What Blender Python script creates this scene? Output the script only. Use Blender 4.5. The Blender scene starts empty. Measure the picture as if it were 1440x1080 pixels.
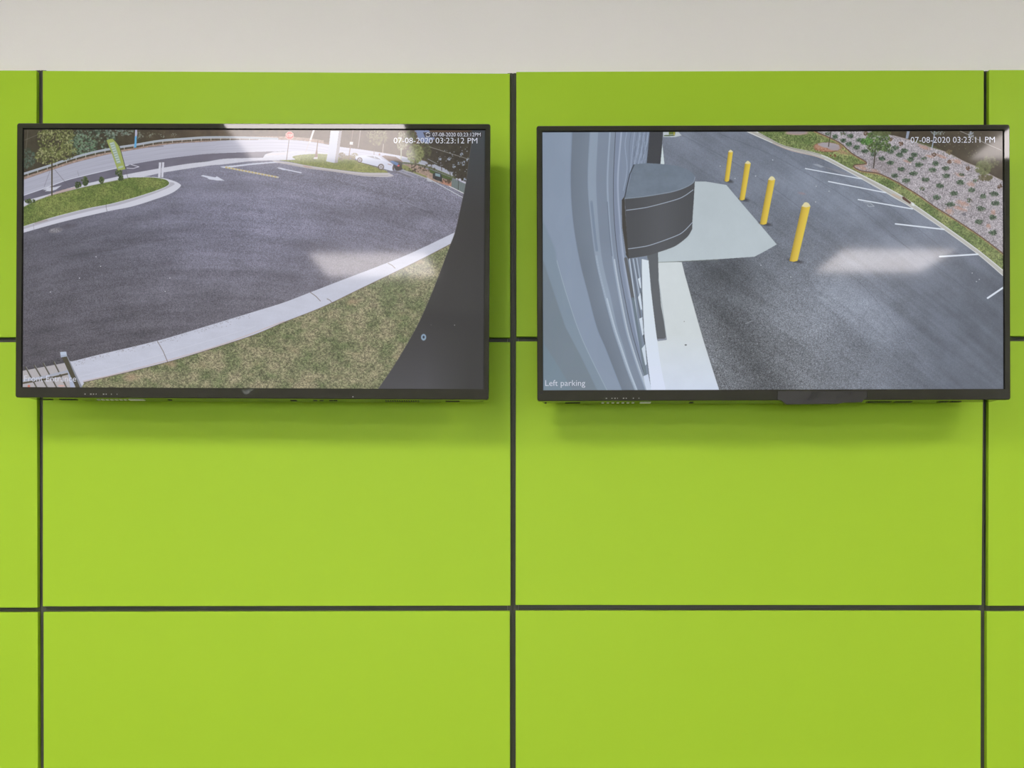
import bpy, bmesh, math, random
import numpy as np
from mathutils import Vector, Matrix

# ------------------------------------------------------------------ camera, light, exposure
SC = bpy.context.scene
COL = SC.collection
FPX = 1486.0            # focal length in pixels of the 1440 x 1080 frame
HZ = 715.0              # image row of the horizon (shifted lens, level camera)
DCAM = 2.20             # camera to panel faces
EYE = 1.30
cam = bpy.data.cameras.new('camera')
cam.sensor_width = 36.0
cam.lens = 36.0 * FPX / 1440.0
cam.shift_y = (HZ - 540.0) / 1440.0
cam.clip_start = 0.05
camo = bpy.data.objects.new('camera', cam)
COL.objects.link(camo)
camo.location = (0, -DCAM, EYE)
camo.rotation_euler = (math.pi / 2, 0, 0)
SC.camera = camo

world = bpy.data.worlds.new('world')
SC.world = world
world.use_nodes = True
world.node_tree.nodes['Background'].inputs[0].default_value = (0.95, 0.95, 1.0, 1)
world.node_tree.nodes['Background'].inputs[1].default_value = 6.6

SC.view_settings.view_transform = 'Standard'
SC.view_settings.look = 'None'
SC.view_settings.gamma = 1.0
SC.view_settings.use_curve_mapping = False
SC.view_settings.exposure = 0.0

LAMP = 25.0                      # radiance of the ceiling light diffusers
CEIL = EYE + 1.44
TH = 0.0152                      # thickness of the green panels
pl = bpy.data.lights.new('fill_window_portal', 'AREA')   # sampling aid in the added window opening, gives no light itself
pl.shape = 'RECTANGLE'; pl.size = 5.4; pl.size_y = 1.07
pl.cycles.is_portal = True
plo = bpy.data.objects.new('fill_window_portal', pl)
COL.objects.link(plo)
plo.location = (-0.3, -6.42, 1.485); plo.rotation_euler = (math.pi / 2, 0, 0)
plo.rotation_euler = (-math.pi / 2, 0, 0)
# the four troffers seen mirrored in the screens, then an added fill pair: x0, x1, y_far, y_near
LIGHTS = [(-1.115, -0.445, -2.37, -1.69), (-1.23, -0.57, -4.53, -3.95),
          (1.87, 2.51, -2.36, -1.69), (1.83, 2.46, -4.42, -3.87),
          (-3.95, -3.30, -2.37, -1.69), (-3.95, -3.30, -4.60, -3.95)]  # pair by the left wall, added out of view to brighten the room
GREEN = (0.383, 0.610, 0.030)
WHITE = (0.85, 0.825, 0.825)

# ------------------------------------------------------------------ helpers
def srgb(c):
    c = np.asarray(c, dtype=np.float64) / 255.0
    return np.where(c <= 0.04045, c / 12.92, ((c + 0.055) / 1.055) ** 2.4)

def tag(o, label=None, cat=None, group=None, kind=None):
    if label: o['label'] = label
    if cat: o['category'] = cat
    if group: o['group'] = group
    if kind: o['kind'] = kind
    return o

def mat(name, color, rough=0.5, spec=0.5, metal=0.0, coat=0.0, bump=0.0, bscale=300.0, var=0.0, vscale=3.0, emit=None, estr=0.0):
    m = bpy.data.materials.new(name)
    m.use_nodes = True
    nt = m.node_tree
    p = nt.nodes['Principled BSDF']
    p.inputs['Base Color'].default_value = (*color, 1)
    p.inputs['Roughness'].default_value = rough
    p.inputs['Specular IOR Level'].default_value = spec
    p.inputs['Metallic'].default_value = metal
    p.inputs['Coat Weight'].default_value = coat
    if emit is not None:
        p.inputs['Emission Color'].default_value = (*emit, 1)
        p.inputs['Emission Strength'].default_value = estr
    tc = nt.nodes.new('ShaderNodeTexCoord')
    if var > 0:
        n = nt.nodes.new('ShaderNodeTexNoise')
        n.inputs['Scale'].default_value = vscale
        n.inputs['Detail'].default_value = 5
        nt.links.new(tc.outputs['Object'], n.inputs['Vector'])
        r = nt.nodes.new('ShaderNodeMapRange')
        r.inputs['To Min'].default_value = 1 - var
        r.inputs['To Max'].default_value = 1 + var
        nt.links.new(n.outputs['Fac'], r.inputs['Value'])
        v = nt.nodes.new('ShaderNodeVectorMath')
        v.operation = 'SCALE'
        v.inputs[0].default_value = color
        nt.links.new(r.outputs['Result'], v.inputs['Scale'])
        nt.links.new(v.outputs['Vector'], p.inputs['Base Color'])
    if bump > 0:
        n2 = nt.nodes.new('ShaderNodeTexNoise')
        n2.inputs['Scale'].default_value = bscale
        n2.inputs['Detail'].default_value = 3
        nt.links.new(tc.outputs['Object'], n2.inputs['Vector'])
        b = nt.nodes.new('ShaderNodeBump')
        b.inputs['Strength'].default_value = bump
        b.inputs['Distance'].default_value = 0.001
        nt.links.new(n2.outputs['Fac'], b.inputs['Height'])
        nt.links.new(b.outputs['Normal'], p.inputs['Normal'])
    return m

def obj(name, bm, m, parent=None, bevel=0.0, seg=2, smooth=False):
    me = bpy.data.meshes.new(name)
    bmesh.ops.recalc_face_normals(bm, faces=bm.faces[:])
    if bevel > 0:
        bmesh.ops.bevel(bm, geom=bm.edges[:], offset=bevel, segments=seg, affect='EDGES', profile=0.5)
    bm.to_mesh(me)
    bm.free()
    me.materials.append(m)
    if smooth:
        for p in me.polygons: p.use_smooth = True
    o = bpy.data.objects.new(name, me)
    COL.objects.link(o)
    if parent is not None: o.parent = parent
    return o

def box(bm, x0, x1, y0, y1, z0, z1):
    vs = [bm.verts.new(p) for p in ((x0, y0, z0), (x1, y0, z0), (x1, y1, z0), (x0, y1, z0),
                                    (x0, y0, z1), (x1, y0, z1), (x1, y1, z1), (x0, y1, z1))]
    for f in ((0, 3, 2, 1), (4, 5, 6, 7), (0, 1, 5, 4), (1, 2, 6, 5), (2, 3, 7, 6), (3, 0, 4, 7)):
        bm.faces.new([vs[i] for i in f])
    return vs

def boxo(name, m, b, parent=None, bevel=0.0, seg=2):
    bm = bmesh.new()
    box(bm, *b)
    return obj(name, bm, m, parent, bevel, seg)

def prism(bm, pts, y0, y1):
    """extrude the outline pts (x, z) from y0 (front) to y1 (back)"""
    a = [bm.verts.new((p[0], y0, p[1])) for p in pts]
    b = [bm.verts.new((p[0], y1, p[1])) for p in pts]
    n = len(pts)
    bm.faces.new(a)
    bm.faces.new(b[::-1])
    for i in range(n):
        bm.faces.new((a[i], b[i], b[(i + 1) % n], a[(i + 1) % n]))

S0 = DCAM / FPX
def wall_pt(px, py):             # photograph pixel -> point on the plane of the panel faces
    return ((px - 720.0) * S0, EYE + (HZ - py) * S0)

# ------------------------------------------------------------------ materials
M_green = mat('green_laminate', GREEN, rough=0.45, spec=0.2, bump=0.05, bscale=500, var=0.012, vscale=2.0)
M_white = mat('white_plaster', WHITE, rough=0.75, spec=0.3, bump=0.12, bscale=260, var=0.012, vscale=7.0)
M_reveal = mat('dark_reveal_metal', (0.062, 0.063, 0.048), rough=0.5, spec=0.4, var=0.08, vscale=30)
M_side = mat('room_plaster', (0.70, 0.69, 0.66), rough=0.8)
M_ceil = mat('ceiling_board', (0.74, 0.73, 0.70), rough=0.9, bump=0.2, bscale=120, var=0.02, vscale=20)
M_floor = mat('floor_vinyl', (0.17, 0.168, 0.16), rough=0.5, var=0.06, vscale=12)
M_base = mat('dark_baseboard', (0.03, 0.03, 0.03), rough=0.5)
M_bezel = mat('glossy_bezel', (0.034, 0.034, 0.026), rough=0.03, spec=0.32, var=0.1, vscale=40)
M_lip = mat('black_gasket', (0.004, 0.004, 0.004), rough=0.6)
M_back = mat('black_plastic', (0.030, 0.032, 0.022), rough=0.16, spec=0.9)
M_metal = mat('bracket_steel', (0.02, 0.02, 0.02), rough=0.45, metal=0.6)
M_print = mat('grey_print', (0.28, 0.28, 0.27), rough=0.6)
M_label = mat('white_sticker', (0.75, 0.72, 0.66), rough=0.6)
M_port = mat('black_slot', (0.003, 0.003, 0.003), rough=0.7)
M_frame = mat('white_lamp_frame', (0.75, 0.75, 0.73), rough=0.5)
M_glass = bpy.data.materials.new('fill_window_glass')
M_glass.use_nodes = True
_n = M_glass.node_tree
_n.nodes.remove(_n.nodes['Principled BSDF'])
_t = _n.nodes.new('ShaderNodeBsdfTransparent'); _g = _n.nodes.new('ShaderNodeBsdfGlossy'); _m = _n.nodes.new('ShaderNodeMixShader')
_t.inputs[0].default_value = (0.93, 0.96, 0.94, 1); _g.inputs['Roughness'].default_value = 0.02
_m.inputs[0].default_value = 0.06
_n.links.new(_t.outputs[0], _m.inputs[1]); _n.links.new(_g.outputs[0], _m.inputs[2])
_n.links.new(_m.outputs[0], _n.nodes['Material Output'].inputs['Surface'])
M_lamp = mat('lamp_diffuser', (0.8, 0.8, 0.8), rough=0.5, emit=(1.0, 0.915, 0.90), estr=LAMP)

# ------------------------------------------------------------------ the room
XL, XR, YB = -4.2, 3.3, -6.2
def structure(name, m, b):
    return tag(boxo(name, m, b), kind='structure')

floor = structure('floor', M_floor, (XL - 0.1, XR + 0.1, YB - 0.1, 0.136, -0.1, 0.0))
ceiling = structure('ceiling', M_ceil, (XL - 0.1, XR + 0.1, YB - 0.1, 0.136, CEIL, CEIL + 0.12))
tag(ceiling, 'pale ceiling just above the white strip of wall')
wall_back = structure('wall_back', M_white, (XL, XR, TH + 0.0002, 0.136, 0.0, CEIL))
tag(wall_back, 'off-white plastered wall above the bright green panels')
structure('wall_left', M_side, (XL - 0.1, XL, YB, 0.136, 0.0, CEIL))
structure('wall_right', M_side, (XR, XR + 0.1, YB, 0.136, 0.0, CEIL))
WX0, WX1, WZ0, WZ1 = -3.0, 2.4, 0.95, 2.02          # unseen window added behind the camera for fill, below what the screens mirror
bm = bmesh.new()
box(bm, XL, WX0, YB - 0.2, YB, 0.0, CEIL); box(bm, WX1, XR, YB - 0.2, YB, 0.0, CEIL)
box(bm, WX0, WX1, YB - 0.2, YB, 0.0, WZ0); box(bm, WX0, WX1, YB - 0.2, YB, WZ1, CEIL)
tag(obj('wall_front', bm, M_side), kind='structure')
bm = bmesh.new()
box(bm, WX0, WX1, YB - 0.13, YB - 0.07, WZ0, WZ0 + 0.05); box(bm, WX0, WX1, YB - 0.13, YB - 0.07, WZ1 - 0.05, WZ1)
for t in range(4):
    x = WX0 + (WX1 - WX0 - 0.05) * t / 3
    box(bm, x, x + 0.05, YB - 0.13, YB - 0.07, WZ0 + 0.05, WZ1 - 0.05)
win = tag(obj('fill_window_1', bm, M_base), kind='structure')
for t in range(3):
    x = WX0 + 0.05 + (WX1 - WX0 - 0.05) * t / 3
    boxo('pane', M_glass, (x, x + (WX1 - WX0 - 0.05) / 3 - 0.05, YB - 0.103, YB - 0.097, WZ0 + 0.05, WZ1 - 0.05), win)
structure('baseboard_back', M_base, (XL, XR, -0.004, TH, 0.0, 0.10))

# panels: corners TL TR BR BL in photograph pixels
PANELS = [
    ((-606, 99), (51.3, 99), (51.8, 474), (-606, 474)),
    ((60, 99.4), (717, 103.4), (717.5, 474.6), (60.2, 474)),
    ((726, 101), (1383.6, 98.6), (1383.4, 472.8), (726, 473.2)),
    ((1390.8, 98.3), (2048, 98), (2048, 472.5), (1390.6, 472.6)),
    ((-606, 481.4), (52, 481.2), (52.5, 854.6), (-606, 854.6)),
    ((60.2, 481.0), (717.5, 481.0), (718, 851.8), (60, 852.7)),
    ((725.6, 480), (1383, 479.8), (1380.5, 851), (725, 850.8)),
    ((1390.5, 479.6), (2048, 479.6), (2048, 852), (1389.5, 852)),
    ((-606, 861), (53, 861), (53.3, 1236), (-606, 1236)),
    ((61, 860.6), (717, 859.3), (717.5, 1236), (61.5, 1236)),
    ((725, 858.8), (1379.5, 858.8), (1379, 1236), (725.5, 1236)),
    ((1387.8, 859.8), (2048, 859.8), (2048, 1236), (1387.6, 1236)),
]
for (xa, xb) in ((-606, 53.3), (61.5, 717.5), (725.5, 1379), (1387.6, 2048)):
    PANELS.append(((xa, 1243.5), (xb, 1243.5), (xb, 1519), (xa, 1519)))
for (xa, xb) in ((-2080, -1278), (-1270, -614), (2056, 2930)):
    for (ya, yb) in ((98.5, 473.5), (481, 853), (860.5, 1236), (1243.5, 1519)):
        PANELS.append(((xa, ya), (xb, ya), (xb, yb), (xa, yb)))
for q in PANELS:
    bm = bmesh.new()
    prism(bm, [wall_pt(*p) for p in q], 0.0, TH)
    obj('panel', bm, M_green, wall_back, bevel=0.0009, seg=2)

# dark metal reveals behind the joints: a channel with two ribs and a seam
def reveal(ax, c, a, b, w=0.0225):
    """ax 'v': vertical at x = c from z a to b; 'h': horizontal at z = c from x a to b"""
    prof = [(-w / 2, 0.0152), (-w / 2, 0.0130), (-0.0009, 0.0120), (-0.0006, 0.0150),
            (0.0006, 0.0150), (0.0009, 0.0120), (w / 2, 0.0130), (w / 2, 0.0152)]
    bm = bmesh.new()
    ends = []
    for e in (a, b):
        ends.append([bm.verts.new((c + t, y, e) if ax == 'v' else (e, y, c + t)) for t, y in prof])
    n = len(prof)
    for i in range(n):
        bm.faces.new((ends[0][i], ends[0][(i + 1) % n], ends[1][(i + 1) % n], ends[1][i]))
    bm.faces.new(ends[0]); bm.faces.new(ends[1][::-1])
    return obj('reveal_strip', bm, M_reveal, wall_back)
k = (DCAM + 0.013) / FPX
def bx(px): return (px - 720) * k
def bz(py): return EYE + (HZ - py) * k
VX = [-1274, -610, 57.5, 721.3, 1384.5, 2052]
for px, top in zip(VX, (99, 99, 99.0, 103.0, 100.0, 99)):
    reveal('v', bx(px), bz(1516), bz(top))
for py in (477.3, 856.0, 1240.0):
    for xa, xb in zip([-2080] + VX, VX + [2930]):
        reveal('h', bz(py), bx(xa) + 0.0115, bx(xb) - 0.0115)

# ------------------------------------------------------------------ ceiling lights (mirrored in the screens, plus unseen fill lamps added on the left)
NAMES = ['square ceiling light mirrored as the pale glare across the top of the left screen',
         'square ceiling light mirrored as the pale patch low on the asphalt of the left screen',
         'square ceiling light mirrored in the top right corner of the right screen',
         'square ceiling light mirrored as the pale patch right of the yellow bollards',
         'unseen square fill light added near the left side wall, the one closer to the green panels',
         'unseen square fill light added near the left side wall, the one closer to the added window']
for (x0, x1, y0, y1), lab in zip(LIGHTS, NAMES):
    e = bpy.data.objects.new('ceiling_light', None)
    COL.objects.link(e)
    cx, cy = (x0 + x1) / 2, (y0 + y1) / 2
    e.location = (cx, cy, CEIL)
    tag(e, lab, 'ceiling light', 'square ceiling lights behind the camera')
    hx, hy = (x1 - x0) / 2, (y1 - y0) / 2
    bm = bmesh.new()
    t = 0.022
    box(bm, -hx - t, hx + t, -hy - t, -hy, -0.012, -0.0005)
    box(bm, -hx - t, hx + t, hy, hy + t, -0.012, -0.0005)
    box(bm, -hx - t, -hx, -hy, hy, -0.012, -0.0005)
    box(bm, hx, hx + t, -hy, hy, -0.012, -0.0005)
    obj('frame', bm, M_frame, e)
    boxo('diffuser', M_lamp, (-hx, hx, -hy, hy, -0.008, -0.001), e)

# ------------------------------------------------------------------ painting the camera pictures shown on the screens
def _hash(ix, iy, seed):
    h = (ix.astype(np.uint32) * np.uint32(374761393) + iy.astype(np.uint32) * np.uint32(668265263)
         + np.uint32((seed * 2246822519) & 0xffffffff))
    h = (h ^ (h >> np.uint32(13))) * np.uint32(1274126177)
    h = h ^ (h >> np.uint32(16))
    return (h & np.uint32(0xffffff)).astype(np.float32) / np.float32(0xffffff)

def vnoise(x, y, seed=0):
    xi = np.floor(x).astype(np.int64); yi = np.floor(y).astype(np.int64)
    fx = (x - xi).astype(np.float32); fy = (y - yi).astype(np.float32)
    fx = fx * fx * (3 - 2 * fx); fy = fy * fy * (3 - 2 * fy)
    a = _hash(xi, yi, seed); b = _hash(xi + 1, yi, seed)
    c = _hash(xi, yi + 1, seed); d = _hash(xi + 1, yi + 1, seed)
    return (a * (1 - fx) + b * fx) * (1 - fy) + (c * (1 - fx) + d * fx) * fy - 0.5

def fbm(x, y, seed=0, octv=4):
    s = 0; a = 1.0; t = 0
    for i in range(octv):
        s = s + a * vnoise(x * 2 ** i, y * 2 ** i, seed + 17 * i)
        t += a; a *= 0.6
    return s / t * 1.6

def curve(pts, n=8):
    """Catmull-Rom through the points"""
    p = [np.array(q, float) for q in pts]
    p = [2 * p[0] - p[1]] + p + [2 * p[-1] - p[-2]]
    out = []
    for i in range(1, len(p) - 2):
        for j in range(n):
            t = j / n
            out.append(0.5 * ((2 * p[i]) + (-p[i - 1] + p[i + 1]) * t + (2 * p[i - 1] - 5 * p[i] + 4 * p[i + 1] - p[i + 2]) * t * t
                              + (-p[i - 1] + 3 * p[i] - 3 * p[i + 1] + p[i + 2]) * t ** 3))
    out.append(p[-2])
    return [tuple(q) for q in out]

class Canvas:
    def __init__(self, x0, x1, tl, tr, bl, br, scale=2):
        self.x0, self.x1, self.tl, self.tr, self.bl, self.br = x0, x1, tl, tr, bl, br
        self.W = int(round((x1 - x0) * scale)); self.H = int(round((bl - tl) * scale))
        u = (np.arange(self.W) + 0.5) / self.W
        v = (np.arange(self.H) + 0.5) / self.H
        U, V = np.meshgrid(u, v)
        self.X = (x0 + U * (x1 - x0)).astype(np.float32)
        top = tl + (tr - tl) * U; bot = bl + (br - bl) * U
        self.Y = (top + V * (bot - top)).astype(np.float32)
        self.img = np.zeros((self.H, self.W, 3), np.float32)
        self.sc = scale
        self.rng = np.random.RandomState(7)

    def win(self, xa, xb, ya, yb):
        i0 = max(0, int((xa - self.x0) * self.sc) - 3); i1 = min(self.W, int((xb - self.x0) * self.sc) + 4)
        j0 = max(0, int((ya - self.tl - 4) * self.sc) - 3); j1 = min(self.H, int((yb - self.tl + 4) * self.sc) + 4)
        return slice(j0, max(j0, j1)), slice(i0, max(i0, i1))

    def put(self, w, m, col, alpha=1.0):
        m = (m * alpha)[..., None]
        c = col(self.X[w], self.Y[w]) if callable(col) else np.asarray(col, np.float32)
        self.img[w] = self.img[w] * (1 - m) + c * m

    def poly(self, pts, col, alpha=1.0, rough=0.0, rs=1.0):
        xs = [p[0] for p in pts]; ys = [p[1] for p in pts]
        w = self.win(min(xs), max(xs), min(ys), max(ys))
        X, Y = self.X[w], self.Y[w]
        if X.size == 0: return
        if rough > 0:
            X = X + rough * fbm(X * rs, Y * rs, 5, 2); Y = Y + rough * fbm(X * rs, Y * rs, 9, 2)
        acc = np.zeros(X.shape, np.float32)
        for dy in (-0.17, 0.17):
            for dx in (-0.17, 0.17):
                ins = np.zeros(X.shape, bool)
                n = len(pts)
                for i in range(n):
                    (xa, ya), (xb, yb) = pts[i], pts[(i + 1) % n]
                    if ya == yb: continue
                    c = ((ya > Y + dy) != (yb > Y + dy))
                    ins ^= c & (X + dx < (xb - xa) * (Y + dy - ya) / (yb - ya) + xa)
                acc += ins * 0.25
        self.put(w, acc, col, alpha)

    def line(self, pts, width, col, alpha=1.0, soft=0.5):
        for i in range(len(pts) - 1):
            (xa, ya), (xb, yb) = pts[i][:2], pts[i + 1][:2]
            wd = width if not isinstance(width, (list, tuple)) else width[0] + (width[1] - width[0]) * i / max(1, len(pts) - 2)
            w = self.win(min(xa, xb) - wd, max(xa, xb) + wd, min(ya, yb) - wd, max(ya, yb) + wd)
            X, Y = self.X[w], self.Y[w]
            if X.size == 0: continue
            L = max(1e-6, (xb - xa) ** 2 + (yb - ya) ** 2)
            t = ((X - xa) * (xb - xa) + (Y - ya) * (yb - ya)) / L
            tt = np.clip(t, 0, 1)
            d = np.hypot(X - xa - tt * (xb - xa), Y - ya - tt * (yb - ya))
            m = np.clip((wd / 2 - d) / soft + 0.5, 0, 1)
            if alpha < 1 or len(pts) > 2:      # butt joints inside a polyline
                m = np.where((t < 0) & (i > 0), 0, m)
            self.put(w, m, col, alpha)

    def ell(self, cx, cy, rx, ry, col, alpha=1.0, rot=0.0, rough=0.0, rs=0.6, seed=0, soft=0.25):
        R = max(rx, ry) * (1.3 + rough)
        w = self.win(cx - R, cx + R, cy - R, cy + R)
        X, Y = self.X[w] - cx, self.Y[w] - cy
        if X.size == 0: return
        c, s = math.cos(rot), math.sin(rot)
        a = (X * c + Y * s) / rx; b = (-X * s + Y * c) / ry
        d = np.sqrt(a * a + b * b)
        if rough > 0: d = d + rough * fbm(self.X[w] * rs, self.Y[w] * rs, seed, 3)
        self.put(w, np.clip((1 - d) / soft + 0.5, 0, 1), col, alpha)

    def leaves(self, cx, cy, rx, ry, n, cols, size=1.2, alpha=0.9, power=0.5):
        r = self.rng
        for _ in range(n):
            a = r.rand() * 6.283; q = r.rand() ** power
            self.ell(cx + rx * q * math.cos(a), cy + ry * q * math.sin(a), size * (0.5 + r.rand()), size * (0.4 + 0.7 * r.rand()),
                     cols[r.randint(len(cols))], alpha, r.rand() * 3, soft=0.6)

    def finish(self, name):
        a = np.clip(self.img, 0, 255)
        out = np.ones((self.H, self.W, 4), np.float32)
        out[..., :3] = (a / 255.0)[::-1]
        im = bpy.data.images.new(name, self.W, self.H)
        im.colorspace_settings.name = 'sRGB'
        im.pixels.foreach_set(out.ravel())
        im.update()
        im.pack()
        return im

def V3(c): return np.asarray(c, np.float32)
def tex(base, amp, fn):
    base = V3(base)
    return lambda X, Y: base * (1 + amp * fn(X, Y))[..., None]
def grass(c1, c2, amp=0.30, seed=1, gs=1.3):
    c1, c2 = V3(c1), V3(c2)
    def f(X, Y):
        t = np.clip(0.5 + 1.3 * fbm(X * 0.055, Y * 0.07, seed, 4), 0, 1)[..., None]
        g = 1 + amp * (1.5 * vnoise(X * gs, Y * gs, seed + 3) + 0.9 * vnoise(X * 0.5, Y * 0.6, seed + 5))
        return (c1 * (1 - t) + c2 * t) * g[..., None]
    return f

# =============================== picture on the left screen
def paint_left():
    C = Canvas(31.3, 680.8, 181.2, 184.4, 545.4, 545.9)
    X, Y = C.X, C.Y
    cv = Y + 0.25 * (X - 50) - 0.00052 * (X - 50) ** 2           # rows that bend like the wide lens bends the tarmac
    n = 0.20 * fbm(X * 0.010, cv * 0.085, 3, 4) + 0.13 * fbm(X * 0.03, Y * 0.035, 8, 4) + 0.065 * fbm(X * 0.012, cv * 0.3, 21, 3)
    gr = np.clip(0.10 + (Y - 230) / 500 + (X - 60) / 1500, 0.06, 0.5)
    n = n + gr * (0.85 * vnoise(X * 1.7, Y * 1.7, 11) + 0.35 * vnoise(X * 0.8, Y * 0.8, 12))
    ty = np.clip((Y - 240) / 300, 0, 1)[..., None]
    tx = np.clip((X - 31) / 330, 0, 1)[..., None]
    base = V3((113, 113, 128)) * (1 - ty) + V3((92, 89, 97)) * ty
    base = base * (0.88 + 0.15 * tx)
    blue = np.exp(-((X - 390) / 210) ** 2 - ((Y - 310) / 80) ** 2)[..., None]
    base = base + blue * V3((8, 9, 15))
    C.img[:] = base * (1 + n)[..., None]
    dk = lambda cx, cy, rx, ry, a: C.put((slice(None), slice(None)), np.exp(-((X - cx) / rx) ** 2 - ((Y - cy) / ry) ** 2), (60, 60, 68), a)
    dk(500, 300, 70, 14, 0.30); dk(330, 262, 50, 9, 0.22); dk(450, 345, 90, 16, 0.22); dk(110, 355, 60, 8, 0.25); dk(590, 300, 40, 10, 0.2)
    # seams in the tarmac
    C.line(curve([(360, 257), (420, 271), (470, 296), (452, 300)]), 0.6, (70, 70, 80), 0.35)
    C.line(curve([(545, 270), (575, 285), (610, 303), (638, 324)]), 0.8, (72, 72, 80), 0.4)
    C.line(curve([(566, 281), (580, 288), (600, 296)]), 0.7, (165, 168, 185), 0.5)
    C.line(curve([(400, 304), (450, 297), (500, 294)]), 1.0, (130, 132, 150), 0.35)
    C.line(curve([(70, 363), (150, 352), (230, 337)]), 1.2, (75, 73, 80), 0.3)
    r = C.rng
    for _ in range(260):
        x = 40 + r.rand() * 560; y = 300 + r.rand() * 220
        C.ell(x, y, 0.4, 0.35, (170, 170, 182), 0.5 * r.rand())
    for x, y in ((110.7, 391.3), (69.5, 411), (134, 361), (140.5, 374.5), (232, 410), (238.5, 391)):
        C.ell(x, y, 0.8, 0.7, (205, 205, 215), 0.9)

    # woods behind
    road_top = curve([(28, 253), (31.7, 251.7), (69, 239), (100, 229), (131, 221), (153, 216), (169, 213), (208, 206.7), (241, 202), (290, 199),
                      (330, 196.7), (402, 196.7), (440, 200), (478, 206.7), (511, 211), (560, 219), (568, 221), (602, 230), (629, 241), (640, 248), (660, 258)])
    woods = lambda X, Y: (V3((66, 61, 49)) + np.clip((X - 160) / 200, 0, 1)[..., None] * V3((12, 2, -1))) * (1 + 0.22 * fbm(X * 0.12, Y * 0.12, 31, 4))[..., None]
    C.poly([(28, 175)] + road_top + [(690, 258), (690, 175)], woods)
    teal = [(80, 98, 84), (96, 116, 100), (128, 148, 132), (60, 72, 60), (56, 56, 46), (50, 50, 42)]
    C.leaves(130, 196, 34, 18, 420, teal, 1.5, 0.7)
    C.leaves(112, 203, 22, 14, 200, [(100, 125, 98), (120, 142, 118), (62, 80, 64)], 1.4, 0.7)
    C.leaves(165, 185, 22, 5, 110, [(130, 145, 138), (98, 116, 104)], 1.1, 0.6)
    C.leaves(36, 222, 12, 14, 160, [(75, 95, 82), (58, 70, 58), (95, 112, 100)], 1.3, 0.6)
    C.leaves(200, 186, 30, 6, 50, [(110, 115, 100)], 0.8, 0.45)
    for x, y in ((196, 191), (193, 187), (192, 193), (211, 190), (227, 190), (243, 190)):
        C.leaves(x, y, 4, 3, 10, [(135, 145, 135)], 0.8, 0.5)
    C.line([(36.5, 181), (34, 208)], 0.8, (112, 108, 98), 0.6)
    C.line([(32, 196), (54, 187)], 0.6, (130, 130, 125), 0.6)
    # verge and rail
    dirt = lambda X, Y: V3((152, 132, 122)) * (1 + 0.25 * fbm(X * 0.5, Y * 0.9, 41, 2))[..., None]
    off = lambda pts, d: [(p[0], p[1] - d) for p in pts]
    seg = [p for p in road_top if p[0] < 455]
    C.poly(seg + off(seg, 4.6)[::-1], dirt)
    C.line(seg, 0.7, (110, 100, 100), 0.7)
    rail = curve([(28, 245), (31.7, 243.5), (69, 231.7), (98, 222), (131, 213.2), (153, 209), (167, 206.3), (188, 203.3), (224, 197.5), (263, 194.5),
                  (289, 193), (330, 193), (389, 195.2)])
    C.line(off(rail, -3.2), 2.2, (70, 64, 52), 0.8)
    C.line(rail, 3.0, (172, 180, 192))
    C.line(off(rail, -0.1), 0.6, (120, 126, 138), 0.8)
    for i in range(0, 26):
        x = 37 + i * 13.6
        y = np.interp(x, [p[0] for p in rail], [p[1] for p in rail])
        C.line([(x, y + 1), (x, y + 4.0)], 0.9, (195, 195, 195), 0.8)
    # far road
    road_bot = curve([(28, 276), (31.7, 274), (64, 263), (91, 253), (120, 245.6), (153, 238), (183, 231), (224, 224), (263, 219), (294, 216), (347, 214), (384, 213), (420, 213), (470, 217),
                      (500, 221), (540, 226), (572, 229), (602, 236), (632, 248), (660, 262)])
    rd = lambda X, Y: V3((165, 166, 182)) * (1 + 0.05 * fbm(X * 0.02, (Y + 0.3 * X - 0.0004 * X * X) * 0.5, 51, 3))[..., None] + np.clip((X - 280) / 120, 0, 1)[..., None] * 20
    C.poly(road_top + road_bot[::-1], rd)
    for d in (6, 12, 17):
        s = [p for p in road_top if p[0] < 560]
        C.line([(p[0], p[1] + d * (1 if p[0] < 300 else 0.7)) for p in s], 0.5, (140, 140, 158), 0.4)
    C.line([(207, 206.3), (228, 205)], 1.6, (110, 105, 110), 0.6)
    # lane between road and footway
    lane_bot = curve([(28, 284), (31.7, 282), (62, 274), (102, 262), (124, 256.7), (163, 248), (172, 245.5), (221, 236.7), (263, 230), (290, 227), (317, 223), (369, 221.7)])
    ln = lambda X, Y: V3((102, 100, 115)) * (1 + 0.10 * fbm(X * 0.05, Y * 0.2, 61, 3))[..., None]
    C.poly([p for p in road_bot if p[0] < 385] + [(372, 216.7)] + lane_bot[::-1], ln)
    C.line([p for p in road_bot if p[0] < 180], 1.1, (198, 200, 214))
    C.line([(183, 231), (194, 234), (186, 236.5), (177, 236)], 0.9, (200, 200, 214))
    C.line([(150, 238.7), (162, 236.3)], 0.8, (190, 190, 205), 0.8)
    # footway
    foot = lambda X, Y: V3((192, 193, 206)) * (1 + 0.04 * fbm(X * 0.2, Y * 0.4, 71, 3))[..., None]
    foot_bot = curve([(28, 293), (34, 289), (48, 282), (71, 274), (102, 266), (124, 261), (158, 254), (172, 250.5), (201, 248), (230, 242), (290, 233), (313, 231), (351, 226.7), (380, 225.5)])
    C.poly(lane_bot + [(372, 217), (383, 213.8), (420, 212), (470, 216), (470, 222), (414, 224.6), (395, 225.5)] + foot_bot[::-1], foot)
    C.poly([(60, 277), (80, 268), (102, 262.5), (106, 264), (90, 270), (62, 277)], (168, 142, 136), 0.7, rough=2, rs=0.6)
    C.poly([(58, 266.5), (66, 262.5), (74, 262.8), (85, 260), (77, 266), (70, 268.3), (61, 268.5), (64, 266.5)], (188, 190, 204))
    C.line([(376, 217), (400, 216)], 3, (205, 190, 190), 0.4)
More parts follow.
